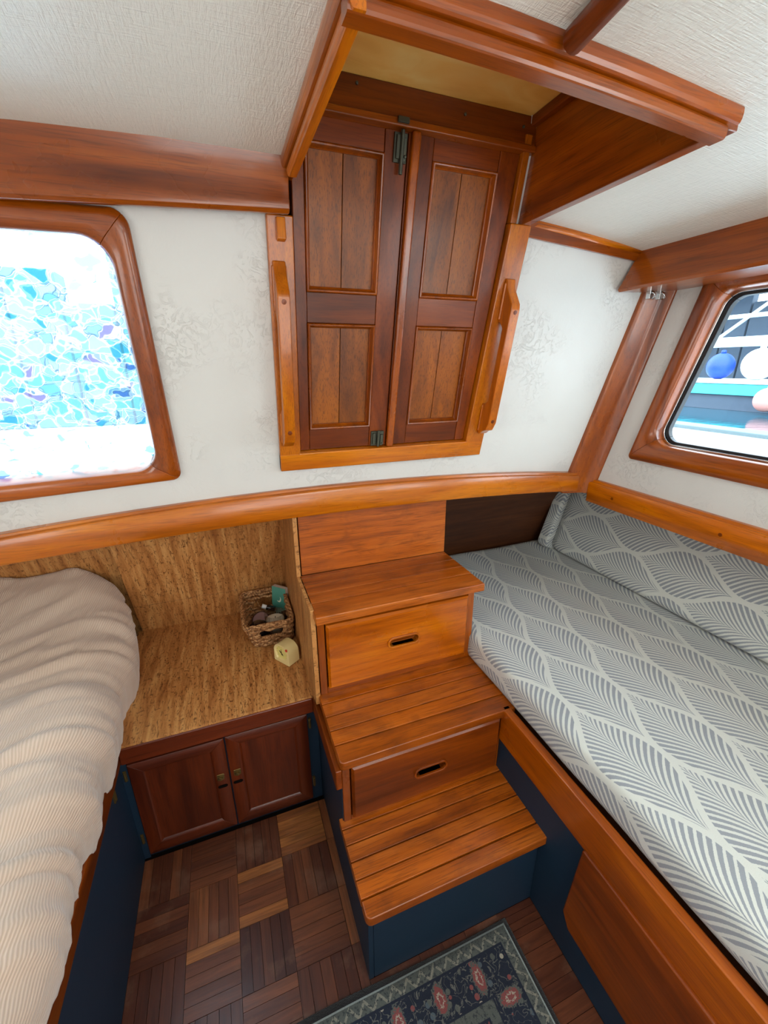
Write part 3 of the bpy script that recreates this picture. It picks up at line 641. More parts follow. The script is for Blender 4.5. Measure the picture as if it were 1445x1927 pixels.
# ---- grab handles on the door frame
def grab(xc, zlo, zhi, label):
    t = thing('grab_handle', wp(xc, zlo, .016), label, 'handle', 'wooden grab handles beside the companionway')
    H = zhi-zlo; b0 = .017
    o = [(0, b0), (0, b0+.012), (.012, b0+.024), (.020, b0+.040), (.045, b0+.050), (H-.070, b0+.050), (H-.055, b0+.046), (H-.022, b0+.014), (H, b0+.006), (H, b0)]
    # feet + bar drawn as one outline with a hand slot open to the frame
    sl = [(H-.105, b0), (H-.105, b0+.010), (H-.118, b0+.024), (.105, b0+.024), (.092, b0+.010), (.092, b0)]
    out = [(0, b0)] + o[1:-1] + [(H, b0)] + sl
    pts = [O_+Vector((xc, 0, 0))+U_*((zlo-1.05)/math.cos(A12)+s)+N_*d for s, d in out]
    # bar narrower than feet
    MB().prism(pts, (-.0138, 0, 0), (.0138, 0, 0)).build('handle_bar', W['teak_z'], t, .008, 4)
    for s0, s1 in ((.006, .088), (H-.100, H-.008)):
        P = []
        for s, d in ((s0, b0-.001), (s1, b0-.001), (s1, b0+.007), (s0, b0+.007)): P.append(O_+Vector((xc, 0, 0))+U_*((zlo-1.05)/math.cos(A12)+s)+N_*d)
        MB().prism(P, (-.0165, 0, 0), (.0165, 0, 0)).build('foot', W['teak_z'], t, .004, 3)
    for s in (.05, H-.075):
        p = O_+Vector((xc, 0, 0))+U_*((zlo-1.05)/math.cos(A12)+s)+N_*(b0+.0505)
        MB().lathe(p, [(.0001, -.002), (.0055, -.002), (.0055, 0), (.0001, .0004)], 12, N_).build('wood_plug', W['deep_z'], t)
grab(.152, 1.208, 1.628, 'long varnished wooden grab handle on the door frame nearer the mosaic window')
grab(.748, 1.208, 1.628, 'long varnished wooden grab handle on the door frame nearer the corner post')

# ================================================================== STEPS
st = thing('companion_steps', (.4, .563, 0), 'three step varnished wooden companionway stair with two drawers above a dark blue base', 'stairs')
box('kick_panel', M_blue, st, .1815, .640, .563, .580, 0, .245, .002)
MB().prism([(.169, y, z) for y, z in ((.563, 0), (1.075, 0), (1.075, .40), (.765, .40), (.765, .245), (.563, .245))], (0, 0, 0), (.012, 0, 0)).build('side_panel', M_blue, st, .001)
def tread(x0, x1a, x1b, y0, y1, z, th, splits, round_r, oh=0):
    """planked tread: back edge y1 wide x1b, front edge y0 wide x1a"""
    t = None
    ys = [y0]+list(splits)+[y1]
    for k in range(len(ys)-1):
        a, b = ys[k], ys[k+1]; xa = x1a+(x1b-x1a)*(a-y0)/(y1-y0); xb = x1a+(x1b-x1a)*(b-y0)/(y1-y0); g = .0015
        if k == 0:
            r = round_r; pts = []
            for q in range(7): an = math.pi+math.pi/2*q/6; pts.append((x0+r+r*math.cos(an), a+r+r*math.sin(an)))
            for q in range(7): an = -math.pi/2+math.pi/2*q/6; pts.append((xa-r+r*math.cos(an), a+r+r*math.sin(an)))
            pts += [(xb, b-g), (x0, b-g)]
            P = MB().prism([(p[0], p[1], z-th) for p in pts], (0, 0, 0), (0, 0, th))
        else:
            P = MB().hexa([(x0, a+g, z-th), (xa, a+g, z-th), (xb, b-g, z-th), (x0, b-g, z-th), (x0, a+g, z), (xa, a+g, z), (xb, b-g, z), (x0, b-g, z)])
        o = P.build('tread' if t is None else 'tread_plank', W['step_x'], st if t is None else t, .003 if k == 0 else .0012, 3 if k == 0 else 1)
        if t is None: t = o
    return t
tread(.160, .662, .645, .542, .775, .272, .027, (.582, .622, .662, .702, .742), .014)
tread(.164, .676, .668, .742, .998, .497, .025, (.798, .845, .895, .943, .986), .012)
tread(.163, .676, .672, .940, 1.190, .783, .025, (1.015, 1.066, 1.122, 1.168), .003)
MB().box(.172, .672, 1.190, 1.205, .783, .985).build('back_board', W['step_x'], st, .001)
MB().box(.1715, .655, 1.00, 1.19, .40, .758).build('carcass', W['deep_x'], st)
MB().box(.1812, .640, .80, 1.10, .03, .470).build('carcass', W['deep_x'], st)
def face_frame(y, x0, x1, z0, z1, l, r, b, t):
    for n, a in (('frame_stile', (x0, x0+l, z0, z1)), ('frame_stile', (x1-r, x1, z0, z1)), ('frame_rail', (x0+l, x1-r, z0, z0+b)), ('frame_rail', (x0+l, x1-r, z1-t, z1))):
        MB().box(a[0], a[1], y, y+.018, a[2], a[3]).build(n, W['red_z'] if 'stile' in n else W['red_x'], st, .0015)
face_frame(.980, .171, .668, .497, .758, .020, .022, .022, .024)
face_frame(.760, .171, .645, .272, .472, .020, .016, .015, .006)
MB().box(.652, .668, .998, 1.19, .497, .758).build('side_board', W['red_y'], st, .001)
def stadium(cx, cz, a, b, n=10):
    out = []
    for k in range(n+1): an = -math.pi/2+math.pi*k/n; out.append((cx+a-b+b*math.cos(an), cz+b*math.sin(an)))
    for k in range(n+1): an = math.pi/2+math.pi*k/n; out.append((cx-a+b+b*math.cos(an), cz+b*math.sin(an)))
    return out
def onrect(p, c, x0, x1, z0, z1):
    dx, dz = p[0]-c[0], p[1]-c[1]; t = min([((x1-c[0])/dx if dx > 1e-9 else (x0-c[0])/dx if dx < -1e-9 else 1e9), ((z1-c[1])/dz if dz > 1e-9 else (z0-c[1])/dz if dz < -1e-9 else 1e9)])
    return (c[0]+dx*t, c[1]+dz*t)
def drawer(y, x0, x1, z0, z1, c, mat, hw=.046, hh=.0125):
    hole = stadium(c[0], c[1], hw, hh); rim = [onrect(p, c, x0, x1, z0, z1) for p in hole]
    # make sure the four corners are hit
    for cx, czz in ((x0, z0), (x1, z0), (x1, z1), (x0, z1)):
        i = min(range(len(rim)), key=lambda k: (rim[k][0]-cx)**2+(rim[k][1]-czz)**2); rim[i] = (cx, czz)
    e = .006
    def sh(p, q): return (p[0]+(q if p[0] < c[0] else -q)*(1 if abs(p[0]-x0) < 1e-6 or abs(p[0]-x1) < 1e-6 else 0), p[1]+(q if p[1] < c[1] else -q)*(1 if abs(p[1]-z0) < 1e-6 or abs(p[1]-z1) < 1e-6 else 0))
    R = [[Vector((p[0], y+.002, p[1])) for p in rim], [Vector((p[0], y-.007, p[1])) for p in rim],
         [Vector((sh(p, e)[0], y-.013, sh(p, e)[1])) for p in rim],
         [Vector((p[0], y-.013, p[1])) for p in hole], [Vector((p[0], y+.002, p[1])) for p in hole]]
    dr = MB().loft(R, cyc=True).build('drawer', mat, st)
    o = stadium(c[0], c[1], hw+.006, hh+.006)
    R = [[Vector((p[0], y-.013, p[1])) for p in o], [Vector((p[0], y-.019, p[1])) for p in o], [Vector((p[0], y-.019, p[1])) for p in hole], [Vector((p[0], y+.006, p[1])) for p in hole]]
    MB().loft(R, cyc=True).build('pull_ring', mat if mat is W['deep_x'] else W['teak_x'], dr, .0015)
    MB().box(c[0]-hw-.002, c[0]+hw+.002, y+.004, y+.008, c[1]-hh-.002, c[1]+hh+.002).build('recess', W['deep_x'], dr)
    return dr
drawer(.980, .194, .642, .520, .731, (.424, .631), W['amber_x'])
drawer(.760, .193, .630, .288, .464, (.412, .373), W['deep_x'], .044, .0125)
# cork cheek and edging on the side of the stair
MB().prism([(.155, y, z) for y, z in ((.978, .470), (.978, .783), (1.185, .783), (1.185, .985), (1.40, .985), (1.425, .90), (1.597, .4525), (1.03, .4525))], (0, 0, 0), (.013, 0, 0)).build('cork_cheek', M_cork_s, st, .001)
MB().hexa([(.153, .750, .405), (.169, .750, .405), (.169, 1.046, .388), (.153, 1.046, .388), (.153, .750, .466), (.169, .750, .466), (.169, 1.046, .452), (.153, 1.046, .452)]).build('edge_board', W['deep_y'], st, .003, 3)

# ================================================================== CORNER CABINET + COUNTER
cc = thing('corner_cabinet', (-.11, 1.05, 0), 'low built-in cabinet with two dark red wooden doors under the cork counter', 'cabinet')
box('face_frame', M_blue, cc, -.379, .168, 1.058, 1.072, 0, .395, .001)
MB().box(-.379, -.362, 1.052, 1.058, 0, .392).build('edge_stile', M_blue, cc)
def cdoor(x0, x1, z0, z1, hx):
    y = 1.046; q = .042
    pn = MB().box(x0+q-.004, x1-q+.004, y+.006, y+.011, z0+q-.004, z1-q+.004).build('door', W['cherry_z'], cc)
    fo = [(x0, z0), (x1, z0), (x1, z1), (x0, z1)]; fi = [(x0+q, z0+q), (x1-q, z0+q), (x1-q, z1-q), (x0+q, z1-q)]
    for i in range(4):
        j = (i+1) % 4; rings = []
        for k in (i, j):
            a, b = fo[k], fi[k]; rings.append([Vector((a[0]+(b[0]-a[0])*t, y+d, a[1]+(b[1]-a[1])*t)) for t, d in ((0, .012), (0, .001), (.04, 0), (.80, 0), (.88, .001), (1, .006), (1, .012))])
        MB().loft(rings).build('door_frame', W['cherry_x'] if i % 2 == 0 else W['cherry_z'], pn, .0008, 1)
    lx = x1-.024 if hx < 0 else x0+.020
    MB().lathe((lx, y, .234), [(.0001, -.002), (.011, -.002), (.011, .003), (.006, .004), (.006, .009), (.0001, .010)], 16, Vector((0, -1, 0))).build('lock', M_oldbrass, pn)
    MB().box(lx-.010, lx+.010, y-.003, y-.001, .224, .247).build('lock_plate', M_oldbrass, pn, .001, 1)
    P = stadium(lx-.002*hx, .196, .014, .006, 6); MB().prism([(a, y-.0005, b) for a, b in P], (0, 0, 0), (0, .003, 0)).build('finger_pull', M_dark, pn)
    for zz in (.335, .085):
        xh = x0-.010 if hx < 0 else x1+.008
        MB().box(xh-.004, xh+.004, 1.050, 1.0585, zz-.018, zz+.018).tube([(xh, 1.049, zz-.016), (xh, 1.049, zz+.016)], .003, 8).build('hinge', M_oldbrass, pn)
    return pn
cdoor(-.360, -.1115, .018, .375, -1)
cdoor(-.1075, .133, .018, .378, 1)
ct = thing('counter_top', (-.1, 1.3, .45), 'cork covered counter top with red wood front edge in the corner by the steps', 'counter')
MB().prism([(-.398, y, z) for y, z in ((1.036, .444), (1.036, .452), (1.600, .452), (1.612, .430), (1.06, .430), (1.06, .444))], (0, 0, 0), (.566, 0, 0)).build('cork_surface', M_cork_h, ct, .001)
MB().box(-.367, .153, 1.032, 1.056, .392, .446).build('front_edge', W['cherry_x'], ct, .004, 3)
MB().box(-.40, .153, 1.038, 1.060, .446, .449).build('thin_strip', W['deep_x'], ct, .001)

# ================================================================== BED (port side)
bb = thing('box_bed', (-.6, .7, 0), 'dark blue painted bed base with a red brown wooden top rail under the beige cover', 'bed')
MB().box(-.398, -.378, -.60, 1.056, 0, .410).build('side_panel', M_blue, bb, .001)
MB().box(-.396, -.368, -.60, 1.056, .392, .446).build('top_rail', W['deep_y'], bb, .003, 3)
MB().box(-1.318, -.40, -.60, 1.598, .36, .41).build('bed_board', W['dark_x'], bb)
MB().box(-.3775, -.374, .964, .976, .345, .385).tube([(-.3735, .97, .350), (-.3735, .97, .382)], .003, 6).build('hinge', M_oldbrass, bb)
def noisef(x, y, z, s): return mnoise.noise(Vector((x*s, y*s, z*s)))
def duvet():
    # cross-section parameter from far side across the top and down the aisle side
    NS, NT_ = 150, 230; V = []; UV = []
    for j in range(NT_):
        y = -.55+2.062*j/(NT_-1)
        back = max(0, (y-1.24)/.27)
        ztop = .605+.05*max(0, min(1, (y-.5)/.8))+.105*back**1.6*(1 if back < 1 else 1)
        xr = -.352-.013*max(0, min(1, (1.2-y)/.15))-.012*back-.03*max(0, back)**2
        if y > 1.40: xr -= .05*((y-1.40)/.15)**2
        if y < .75: xr += .012*(.75-y)
        zside = .500 if y > .9 else .500-.06*min(1, (.9-y)/.4)
        r = .115
        for i in range(NS):
            u = i/(NS-1); L1 = 1.318+xr-r; L2 = r*1.571; L3 = max(.01, ztop-r-.428)
            tot = L1+L2+L3; d = u*tot
            if d < L1: x = -1.315+d; z = ztop; nx, nz = 0, 1
            elif d < L1+L2:
                a = (d-L1)/r; x = xr-r+r*math.sin(a); z = ztop-r+r*math.cos(a); nx, nz = math.sin(a), math.cos(a)
            else:
                q = (d-L1-L2)/L3; x = xr-.022*q**2; z = ztop-r-(L3)*q; nx, nz = 1, -.05
            # folds
            s = d-L1
            wx, wy = x, y
            ang = .35 if y > .95 else .35+.55*min(1, (.95-y)/.4)
            ca, sa = math.cos(ang), math.sin(ang)
            pu = (wx*ca+wy*sa); pv = (-wx*sa+wy*ca)
            n1 = 1-abs(mnoise.noise(Vector((pu*2.4+.3*pv, pv*11, 3.1))))*2
            n2 = 1-abs(mnoise.noise(Vector((pu*5.5, pv*24, 9.7))))*2
            n3 = mnoise.noise(Vector((pu*3, pv*4, 1.7)))
            amp = .020*(1 if y > .3 else 1)*(.55+.45*max(0, min(1, (s+.35)/.3)))
            if s > r*1.4: amp *= .7
            h = amp*(max(0, n1)**2*1.0+.45*max(0, n2)**2+.5*n3)-.004
            if y < .85 and s > -.05: h += .006*math.sin(y*26+3*wx)
            V.append((x+nx*h, y+(.01*n3 if j > 0 else 0), z+nz*h)); UV.append((d+.10*math.sin(y*2.0), y))
    F = [(j*NS+i, j*NS+i+1, (j+1)*NS+i+1, (j+1)*NS+i) for j in range(NT_-1) for i in range(NS-1)]
    m = MB(); m.add(V, F); m.uv = UV
    o = m.build('bed_cover', M_cord, None, smooth=True)
    s = o.modifiers.new('thick', 'SOLIDIFY'); s.thickness = .008; s.offset = -1
    return tag(o, 'wrinkled beige corduroy cover drawn over the wide bed', 'bedding')
duvet()

# ================================================================== BERTH (starboard)
be = thing('side_berth', (.7, .5, 0), 'dark blue berth base with golden wooden top rail and slanting locker door', 'berth')
MB().box(.640, .658, -.60, .762, 0, .400).build('side_panel', M_blue, be, .001)
MB().box(.633, .657, -.60, .757, .385, .497).build('top_rail', W['red_y'], be, .004, 3)
MB().box(.66, 1.60, -.60, 1.0, .40, .455).build('berth_board', W['dark_x'], be)
MB().box(.676, 1.60, 1.0, 1.575, .40, .455).build('berth_board', W['dark_x'], be)
ld = MB().prism([(.626, y, z) for y, z in ((.436, .392), (.452, .155), (.430, .120), (-.15, .110), (-.15, .392))], (0, 0, 0), (.0135, 0, 0)).build('locker_door', W['deep_y'], be, .005, 3)
box('gap_shade_strip', M_dark, be, .6385, .6405, -.6, .44, .392, .398, 0)  # dark strip standing in for the shaded gap between rail and locker door
# mattress
def cushion_sheet(name, pts_fn, nu, nv, label, cat, mat=M_fern):
    pass
def mattress():
    # closed cross-section swept along y, with leaf UVs; u across, v along
    sec = []  # (x, z, u)
    x0, x1, z0, z1, r = .661, 1.50, .500, .588, .022
    def arc(cx, cz_, a0, a1, n=6): return [(cx+r*math.cos(a0+(a1-a0)*k/n), cz_+r*math.sin(a0+(a1-a0)*k/n)) for k in range(n+1)]
    P = [(x0+.004, z0), (x0-.002, z0+.02)] + arc(x0+r, z1-r, math.pi, math.pi/2) + [(x, z1) for x in np.linspace(x0+.06, x1-.05, 26)] + [(x1, z1-.01), (x1, z0)]
    us = [0]
    for a, b in zip(P[:-1], P[1:]): us.append(us[-1]+math.hypot(b[0]-a[0], b[1]-a[1]))
    i0 = next(i for i, p in enumerate(P) if p[1] == z1) ; off = us[i0]-P[i0][0]
    ys = np.linspace(-.55, 1.545, 90); V = []; UV = []
    for y in ys:
        lim = 0
        for (x, z), u in zip(P, us):
            uu = u-off; zz = z
            if z >= z1-.001: zz += .004*mnoise.noise(Vector((x*4, y*4, 0)))-.006*max(0, .62-abs(y-.2))*0
            e = min(1, (1.545-y)/.03); 
            if z > z0+.03: zz = z0+.03+(zz-z0-.03)*(math.sqrt(max(0, 1-(1-e)**2)))
            xx = x+(.004*mnoise.noise(Vector((0, y*6, 1)))*(1 if x < .7 else 0))
            if y > .985 and x < .70: xx = max(xx, .678+ (x-.664)*.5)
            V.append((xx, y, zz)); UV.append((uu-.884+.0835*0+.05*(y-1.0), y-.843))
    n = len(P); F = [(j*n+i, j*n+i+1, (j+1)*n+i+1, (j+1)*n+i) for j in range(len(ys)-1) for i in range(n-1)]
    m = MB(); m.add(V, F); m.uv = UV; o = m.build('berth_mattress', M_fern, None, smooth=True)
    s = o.modifiers.new('thick', 'SOLIDIFY'); s.thickness = .02; s.offset = -1
    return tag(o, 'long flat mattress in grey leaf patterned fabric on the berth', 'mattress')
mattress()
def bolster(name, y0, y1, x_foot, x_top, label, uvoff):
    # slab leaning on the hull side
    zf, zt, th = .600, .905, .090; f = Vector((x_foot, 0, zf)); t = Vector((x_top, 0, zt)); up = (t-f).normalized(); nn = Vector((-up.z, 0, up.x))
    H = (t-f).length; r = .022; P = []
    def arc(c, a0, a1, n=5): return [c+Vector((math.cos(a0+(a1-a0)*k/n), 0, math.sin(a0+(a1-a0)*k/n)))*r for k in range(n+1)]
    loc = [(-th, 0), (0, 0), (0, H), (-th, H)]   # (n, up)
    pts = []; 
    for i, (cn, cu) in enumerate(((-th+r, r), (-r, r), (-r, H-r), (-th+r, H-r))):
        a0 = [math.pi, 1.5*math.pi, 0, .5*math.pi][i]
        for k in range(6):
            a = a0+math.pi/2*k/5; pts.append((cn+r*math.cos(a), cu+r*math.sin(a)))
    # add mid points on the long faces
    us = [0]
    for a, b in zip(pts[:-1], pts[1:]): us.append(us[-1]+math.hypot(b[0]-a[0], b[1]-a[1]))
    V = []; UV = []; ys = list(np.linspace(y0, y1, 60)); n = len(pts)
    for j, y in enumerate(ys):
        e0 = min(1, (y-y0)/.02+.0001); e1 = min(1, (y1-y)/.02+.0001); e = min(math.sqrt(1-(1-e0)**2), math.sqrt(1-(1-e1)**2)); q = .86+.14*e
        for (a, b), u in zip(pts, us):
            aa = (a+th/2)*q-th/2; bb = (b-H/2)*(.95+.05*e)+H/2
            bul = .006*math.sin(math.pi*min(1, max(0, b/H)))*(1 if a > -th/2 else -1)
            p = f+nn*(aa+bul)+up*bb; V.append((p.x, y, p.z)); UV.append((u+uvoff, y-.64))
    F = [(j*n+i, j*n+(i+1) % n, (j+1)*n+(i+1) % n, (j+1)*n+i) for j in range(len(ys)-1) for i in range(n)] + [tuple(range(n)), tuple(range((len(ys)-1)*n, len(ys)*n))]
    m = MB(); m.add(V, F); m.uv = UV
    return tag(m.build(name, M_fern, None, smooth=True), label, 'cushion')
bolster('bolster_cushion', -.5, 1.405, 1.352, 1.445, 'long leaf patterned back cushion leaning on the hull beside the berth', .03)
bolster('bolster_cushion', 1.412, 1.470, 1.325, 1.420, 'end of a second leaf patterned cushion tucked in the dark corner', .12)

# ================================================================== RUG
rm = rugmat(.545, .548)
m = MB(); nx, ny = 60, 40; V = []; 
for j in range(ny+1):
    for i in range(nx+1):
        x = -.36+(.545+.36)*i/nx; y = -.5+1.048*j/ny
        wv = .004*math.sin(x*9+1) if j == ny else .004*math.sin(x*9+1)*(j/ny)**6
        V.append((x, y+wv, .007+.0025*mnoise.noise(Vector((x*7, y*7, 0)))))
F = [(j*(nx+1)+i, j*(nx+1)+i+1, (j+1)*(nx+1)+i+1, (j+1)*(nx+1)+i) for j in range(ny) for i in range(nx)]
m.add(V, F); ro = m.build('rug', rm, None, smooth=True); s_ = ro.modifiers.new('thick', 'SOLIDIFY'); s_.thickness = .006; s_.offset = -1
tag(ro, 'navy and rose persian style rug on the floor at the foot of the steps', 'rug')

# ================================================================== SMALL THINGS
# basket
def basket():
    t = thing('wicker_basket', (.075, 1.41, .453), 'square woven seagrass basket with hand holes on the cork counter', 'basket')
    z0, z1 = .456, .567
    def rr(z, off=0, n=6):
        q = (z-z0)/(z1-z0); x0 = .012-.030*q+.0-off; x1 = .143+.000*q+off; y0 = 1.335-.048*q-off; y1 = 1.485+.050*q+off
        return [p for s in rpoly([(x0, y0), (x1, y0), (x1, y1), (x0, y1)], .022, n) for p in s]
    def resample(P, n):
        P = P+[P[0]]; L = [0]
        for a, b in zip(P[:-1], P[1:]): L.append(L[-1]+math.hypot(b[0]-a[0], b[1]-a[1]))
        out = []
        for k in range(n):
            d = L[-1]*k/n; i = max(q for q in range(len(L)) if L[q] <= d+1e-9); i = min(i, len(P)-2); f = (d-L[i])/max(1e-9, L[i+1]-L[i])
            out.append((P[i][0]+(P[i+1][0]-P[i][0])*f, P[i][1]+(P[i+1][1]-P[i][1])*f))
        return out
    N = 84; rows = 9; m = MB()
    for k in range(rows):
        z = z0+.005+(z1-z0-.014)*k/(rows-1); P = resample(rr(z), N); path = []
        hole = 4 <= k <= 6
        run = []
        for i in range(N+1):
            p = P[i % N]; q = .0042*math.sin(2*math.pi*i/6+math.pi*k); c = Vector((p[0]-.075, p[1]-1.41, 0)).normalized()
            pt = Vector((p[0], p[1], z+.0015*math.sin(i*1.7+k)))+c*q
            inh = hole and abs(p[0]-.07) < .036 and (p[1] < 1.36 or p[1] > 1.47)
            if inh:
                if len(run) > 2: m.tube(run, .0060, 5)
                run = []
            else: run.append(pt)
        if len(run) > 2: m.tube(run, .0060, 5)
    tag(m.build('weave', M_fibre, t, smooth=True), kind='stuff')
    m = MB()
    for i in range(0, N, 4):
        a = resample(rr(z0), N)[i]; b = resample(rr(z1-.006), N)[i]
        if abs(b[0]-.07) < .034 and (b[1] < 1.36 or b[1] > 1.47): continue
        m.tube([(a[0], a[1], z0), (b[0], b[1], z1-.006)], .0028, 5)
    tag(m.build('stakes', M_fibre, t, smooth=True), kind='stuff')
    # twisted rim
    R = resample(rr(z1), 160)
    for ph in (0, 2.094, 4.19):
        m = MB(); m.tube([(p[0]+.0040*math.cos(i*.42+ph), p[1]+.0040*math.cos(i*.42+ph), z1+.0045*math.sin(i*.42+ph)+.001) for i, p in enumerate(R)], .0045, 6, closed=True); m.build('rim_cord', M_fibre, t, smooth=True)
    for yy, zz in ((1.2885, z1+.001), (1.5335, z1+.001)):
        m = MB()
        for i in range(14):
            x = .036+i*.0055; m.loft([[Vector((x+.0012*math.sin(a), yy+rr_*math.cos(a), zz+rr_*math.sin(a))) for a in [2*math.pi*q/8 for q in range(8)]] for rr_, x in ((.0075, x-.0023), (.0088, x), (.0075, x+.0023))])
        m.build('wrapped_handle', M_fibre, t, smooth=True)
    m = MB()
    for yy in (1.309, 1.512):
        m = MB()
        for i in range(14):
            x = .036+i*.0055; m.loft([[Vector((x, yy+r_*math.cos(a), .5075+r_*math.sin(a))) for a in [2*math.pi*q/6 for q in range(6)]] for r_, x in ((.005, x-.0023), (.0062, x), (.005, x+.0023))])
        m.build('hand_hole_lip', M_fibre, t, smooth=True)
    P = rr(z0); MB().prism([(a, b, z0-.002) for a, b in P], (0, 0, 0), (0, 0, .005)).build('base', M_fibre, t)
basket()
# items in the basket
def cardmat():
    s = NT('green_moon_card'); t = s.n('ShaderNodeTexCoord'); sp = s.n('ShaderNodeSeparateXYZ'); s.l(t.outputs['UV'], sp.inputs[0]); u, v = sp.outputs[0], sp.outputs[1]
    def dist(cx, cy): return s.math('SQRT', s.math('ADD', s.math('POWER', s.math('SUBTRACT', u, cx), 2), s.math('POWER', s.math('MULTIPLY', s.math('SUBTRACT', v, cy), 1.5), 2)))
    moon = s.math('MULTIPLY', s.math('LESS_THAN', dist(.52, .58), .16), s.math('GREATER_THAN', dist(.46, .62), .15))
    base = s.ramp(v, [(0, srgb(38, 84, 76)), (.5, srgb(74, 146, 128)), (1, srgb(92, 160, 142))])
    hills = s.math('LESS_THAN', v, s.math('ADD', .16, s.math('MULTIPLY', s.noise(s.coord((5, 2, 1), 'UV'), 1, 3), .2)))
    c = s.mix(hills, base, srgb(128, 170, 156)); c = s.mix(moon, c, srgb(232, 232, 208))
    return s.bsdf(c, .4)
bt = thing('card_box', (.118, 1.488, .52), 'upright slim green card box with a crescent moon standing in the wicker basket', 'box')
a_, b_ = Vector((.092, 1.510, .475)), Vector((.137, 1.463, .475)); upv = Vector((.008, .004, .118)); ex = (b_-a_).normalized(); bn = ex.cross(upv).normalized()
if bn.y > 0: bn = -bn
th = .018
P = [a_, b_, b_-bn*th, a_-bn*th]; m = MB().hexa(P+[p+upv for p in P]); m.build('box_body', M_card, bt, .0008, 1)
m = MB(); q = .0012; V = [a_+bn*.0008, b_+bn*.0008, b_+bn*.0008+upv, a_+bn*.0008+upv]; V2 = [p-bn*.0006 for p in V]
m.add(V+V2, [(0, 1, 2, 3), (7, 6, 5, 4), (0, 1, 5, 4), (1, 2, 6, 5), (2, 3, 7, 6), (3, 0, 4, 7)]); m.uv = [(0, 0), (1, 0), (1, 1), (0, 1)]*2; m.build('front_cover', cardmat(), bt)
cg = thing('candle_glass', (.092, 1.395, .462), 'clear ribbed glass tumbler holding a white candle in the wicker basket', 'candle')
def ribbed(r, z, k=24): return [Vector((.092+(r+.0008*math.cos(k*a))*math.cos(a), 1.395+(r+.0008*math.cos(k*a))*math.sin(a), z)) for a in [2*math.pi*i/96 for i in range(96)]]
MB().loft([ribbed(.030, .463), ribbed(.034, .466), ribbed(.037, .545), ribbed(.0345, .545), ribbed(.0325, .475), ribbed(.001, .472)], caps=True).build('tumbler', M_tumbler, cg, smooth=True)
MB().lathe((.092, 1.395, .476), [(.0001, 0), (.031, 0), (.0325, .045), (.028, .047), (.0001, .046)], 28).build('wax', M_wax, cg, smooth=True)
MB().tube([(.092, 1.395, .520), (.093, 1.394, .530)], .0014, 6).build('wick', M_black, cg)
# dark round stone
m = MB(); rings = []
for k in range(1, 12):
    a = math.pi*k/12; rings.append([Vector((.030+.038*math.sin(a)*math.cos(b)*(1+.06*math.cos(2*b)), 1.362+.033*math.sin(a)*math.sin(b), .503-.042*math.cos(a))) for b in [2*math.pi*i/24 for i in range(24)]])
tag(m.loft(rings).build('black_case', M_black, None, smooth=True), 'glossy black rounded case lying at the near corner of the wicker basket', 'case')
pt = thing('round_tin', (.048, 1.455, .47), 'round dusty pink tin with a dark rim leaning in the wicker basket', 'tin')
ax = Vector((-.25, -.55, .8)).normalized()
MB().lathe((.045, 1.460, .482), [(.0001, 0), (.034, 0), (.034, .010), (.0001, .010)], 28, ax).build('tin_body', M_cone, pt)
MB().lathe(Vector((.045, 1.460, .482))+ax*.0102, [(.0001, 0), (.029, 0), (.029, .0015), (.0001, .0018)], 28, ax).build('tin_lid', M_pink, pt)
bo = thing('small_bottle', (.07, 1.50, .49), 'small dark bottle with a white cap lying in the wicker basket', 'bottle')
d_ = Vector((-.82, .15, .35)).normalized(); s0 = Vector((.100, 1.488, .503))
MB().lathe(s0, [(.0001, 0), (.011, 0), (.011, .030), (.006, .036), (.0001, .036)], 16, d_).build('bottle_body', M_black, bo, smooth=True)
MB().lathe(s0+d_*.034, [(.0001, 0), (.0085, 0), (.0085, .017), (.0001, .017)], 16, d_).build('cap', M_whitepl, bo)
m = MB(); cx_, cy_ = .128, 1.44
pc = thing('pine_cone', (.128, 1.44, .47), 'small brown pine cone beside the candle in the wicker basket', 'pine cone')
m.lathe((.128, 1.44, .462), [(.0001, 0), (.012, .004), (.014, .02), (.008, .038), (.0001, .044)], 10); m.build('core', M_cone, pc)
m = MB()
for k in range(46):
    a = k*2.4; h = .006+.034*k/46; r = .013*math.sin(math.pi*(.15+.8*(1-k/52)))+.002
    c0 = Vector((.128+r*.5*math.cos(a), 1.44+r*.5*math.sin(a), .462+h)); c1 = Vector((.128+(r+.007)*math.cos(a), 1.44+(r+.007)*math.sin(a), .462+h+.006)); tn = Vector((-math.sin(a), math.cos(a), 0))*.0045; u3 = Vector((0, 0, .0015))
    m.hexa([c0-tn*.6, c0+tn*.6, c1+tn, c1-tn, c0-tn*.6+u3, c0+tn*.6+u3, c1+tn+u3, c1-tn+u3])
tag(m.build('scales', M_cone, pc), kind='stuff')
# clock
ck = thing('alarm_clock', (.10, 1.23, .453), 'small cream travel alarm clock with a red button on the counter beside the basket', 'clock')
FL, FR, dep = Vector((.067, 1.252, .453)), Vector((.109, 1.191, .453)), Vector((.034, .030, 0)); ex = (FR-FL).normalized(); wd = (FR-FL).length; Hh = .070
fn_ = ex.cross(Vector((0, 0, 1))).normalized()   # points toward viewer side
if fn_.y > 0: fn_ = -fn_
out = [p for s in rpoly([(0, 0), (wd, 0), (wd*.97, Hh), (wd*.03, Hh)], [.004, .004, .030, .030], 8) for p in s]
cxk, czk, rk = wd*.46, .034, .030
def C3(a, b, d): return FL+ex*a+Vector((0, 0, b))+fn_*d
ang = [math.atan2(p[1]-czk, p[0]-cxk) for p in out]
hole = [(cxk+rk*math.cos(a), czk+rk*math.sin(a)) for a in ang]
hole2 = [(cxk+(rk-.003)*math.cos(a), czk+(rk-.003)*math.sin(a)) for a in ang]
dl = dep.length
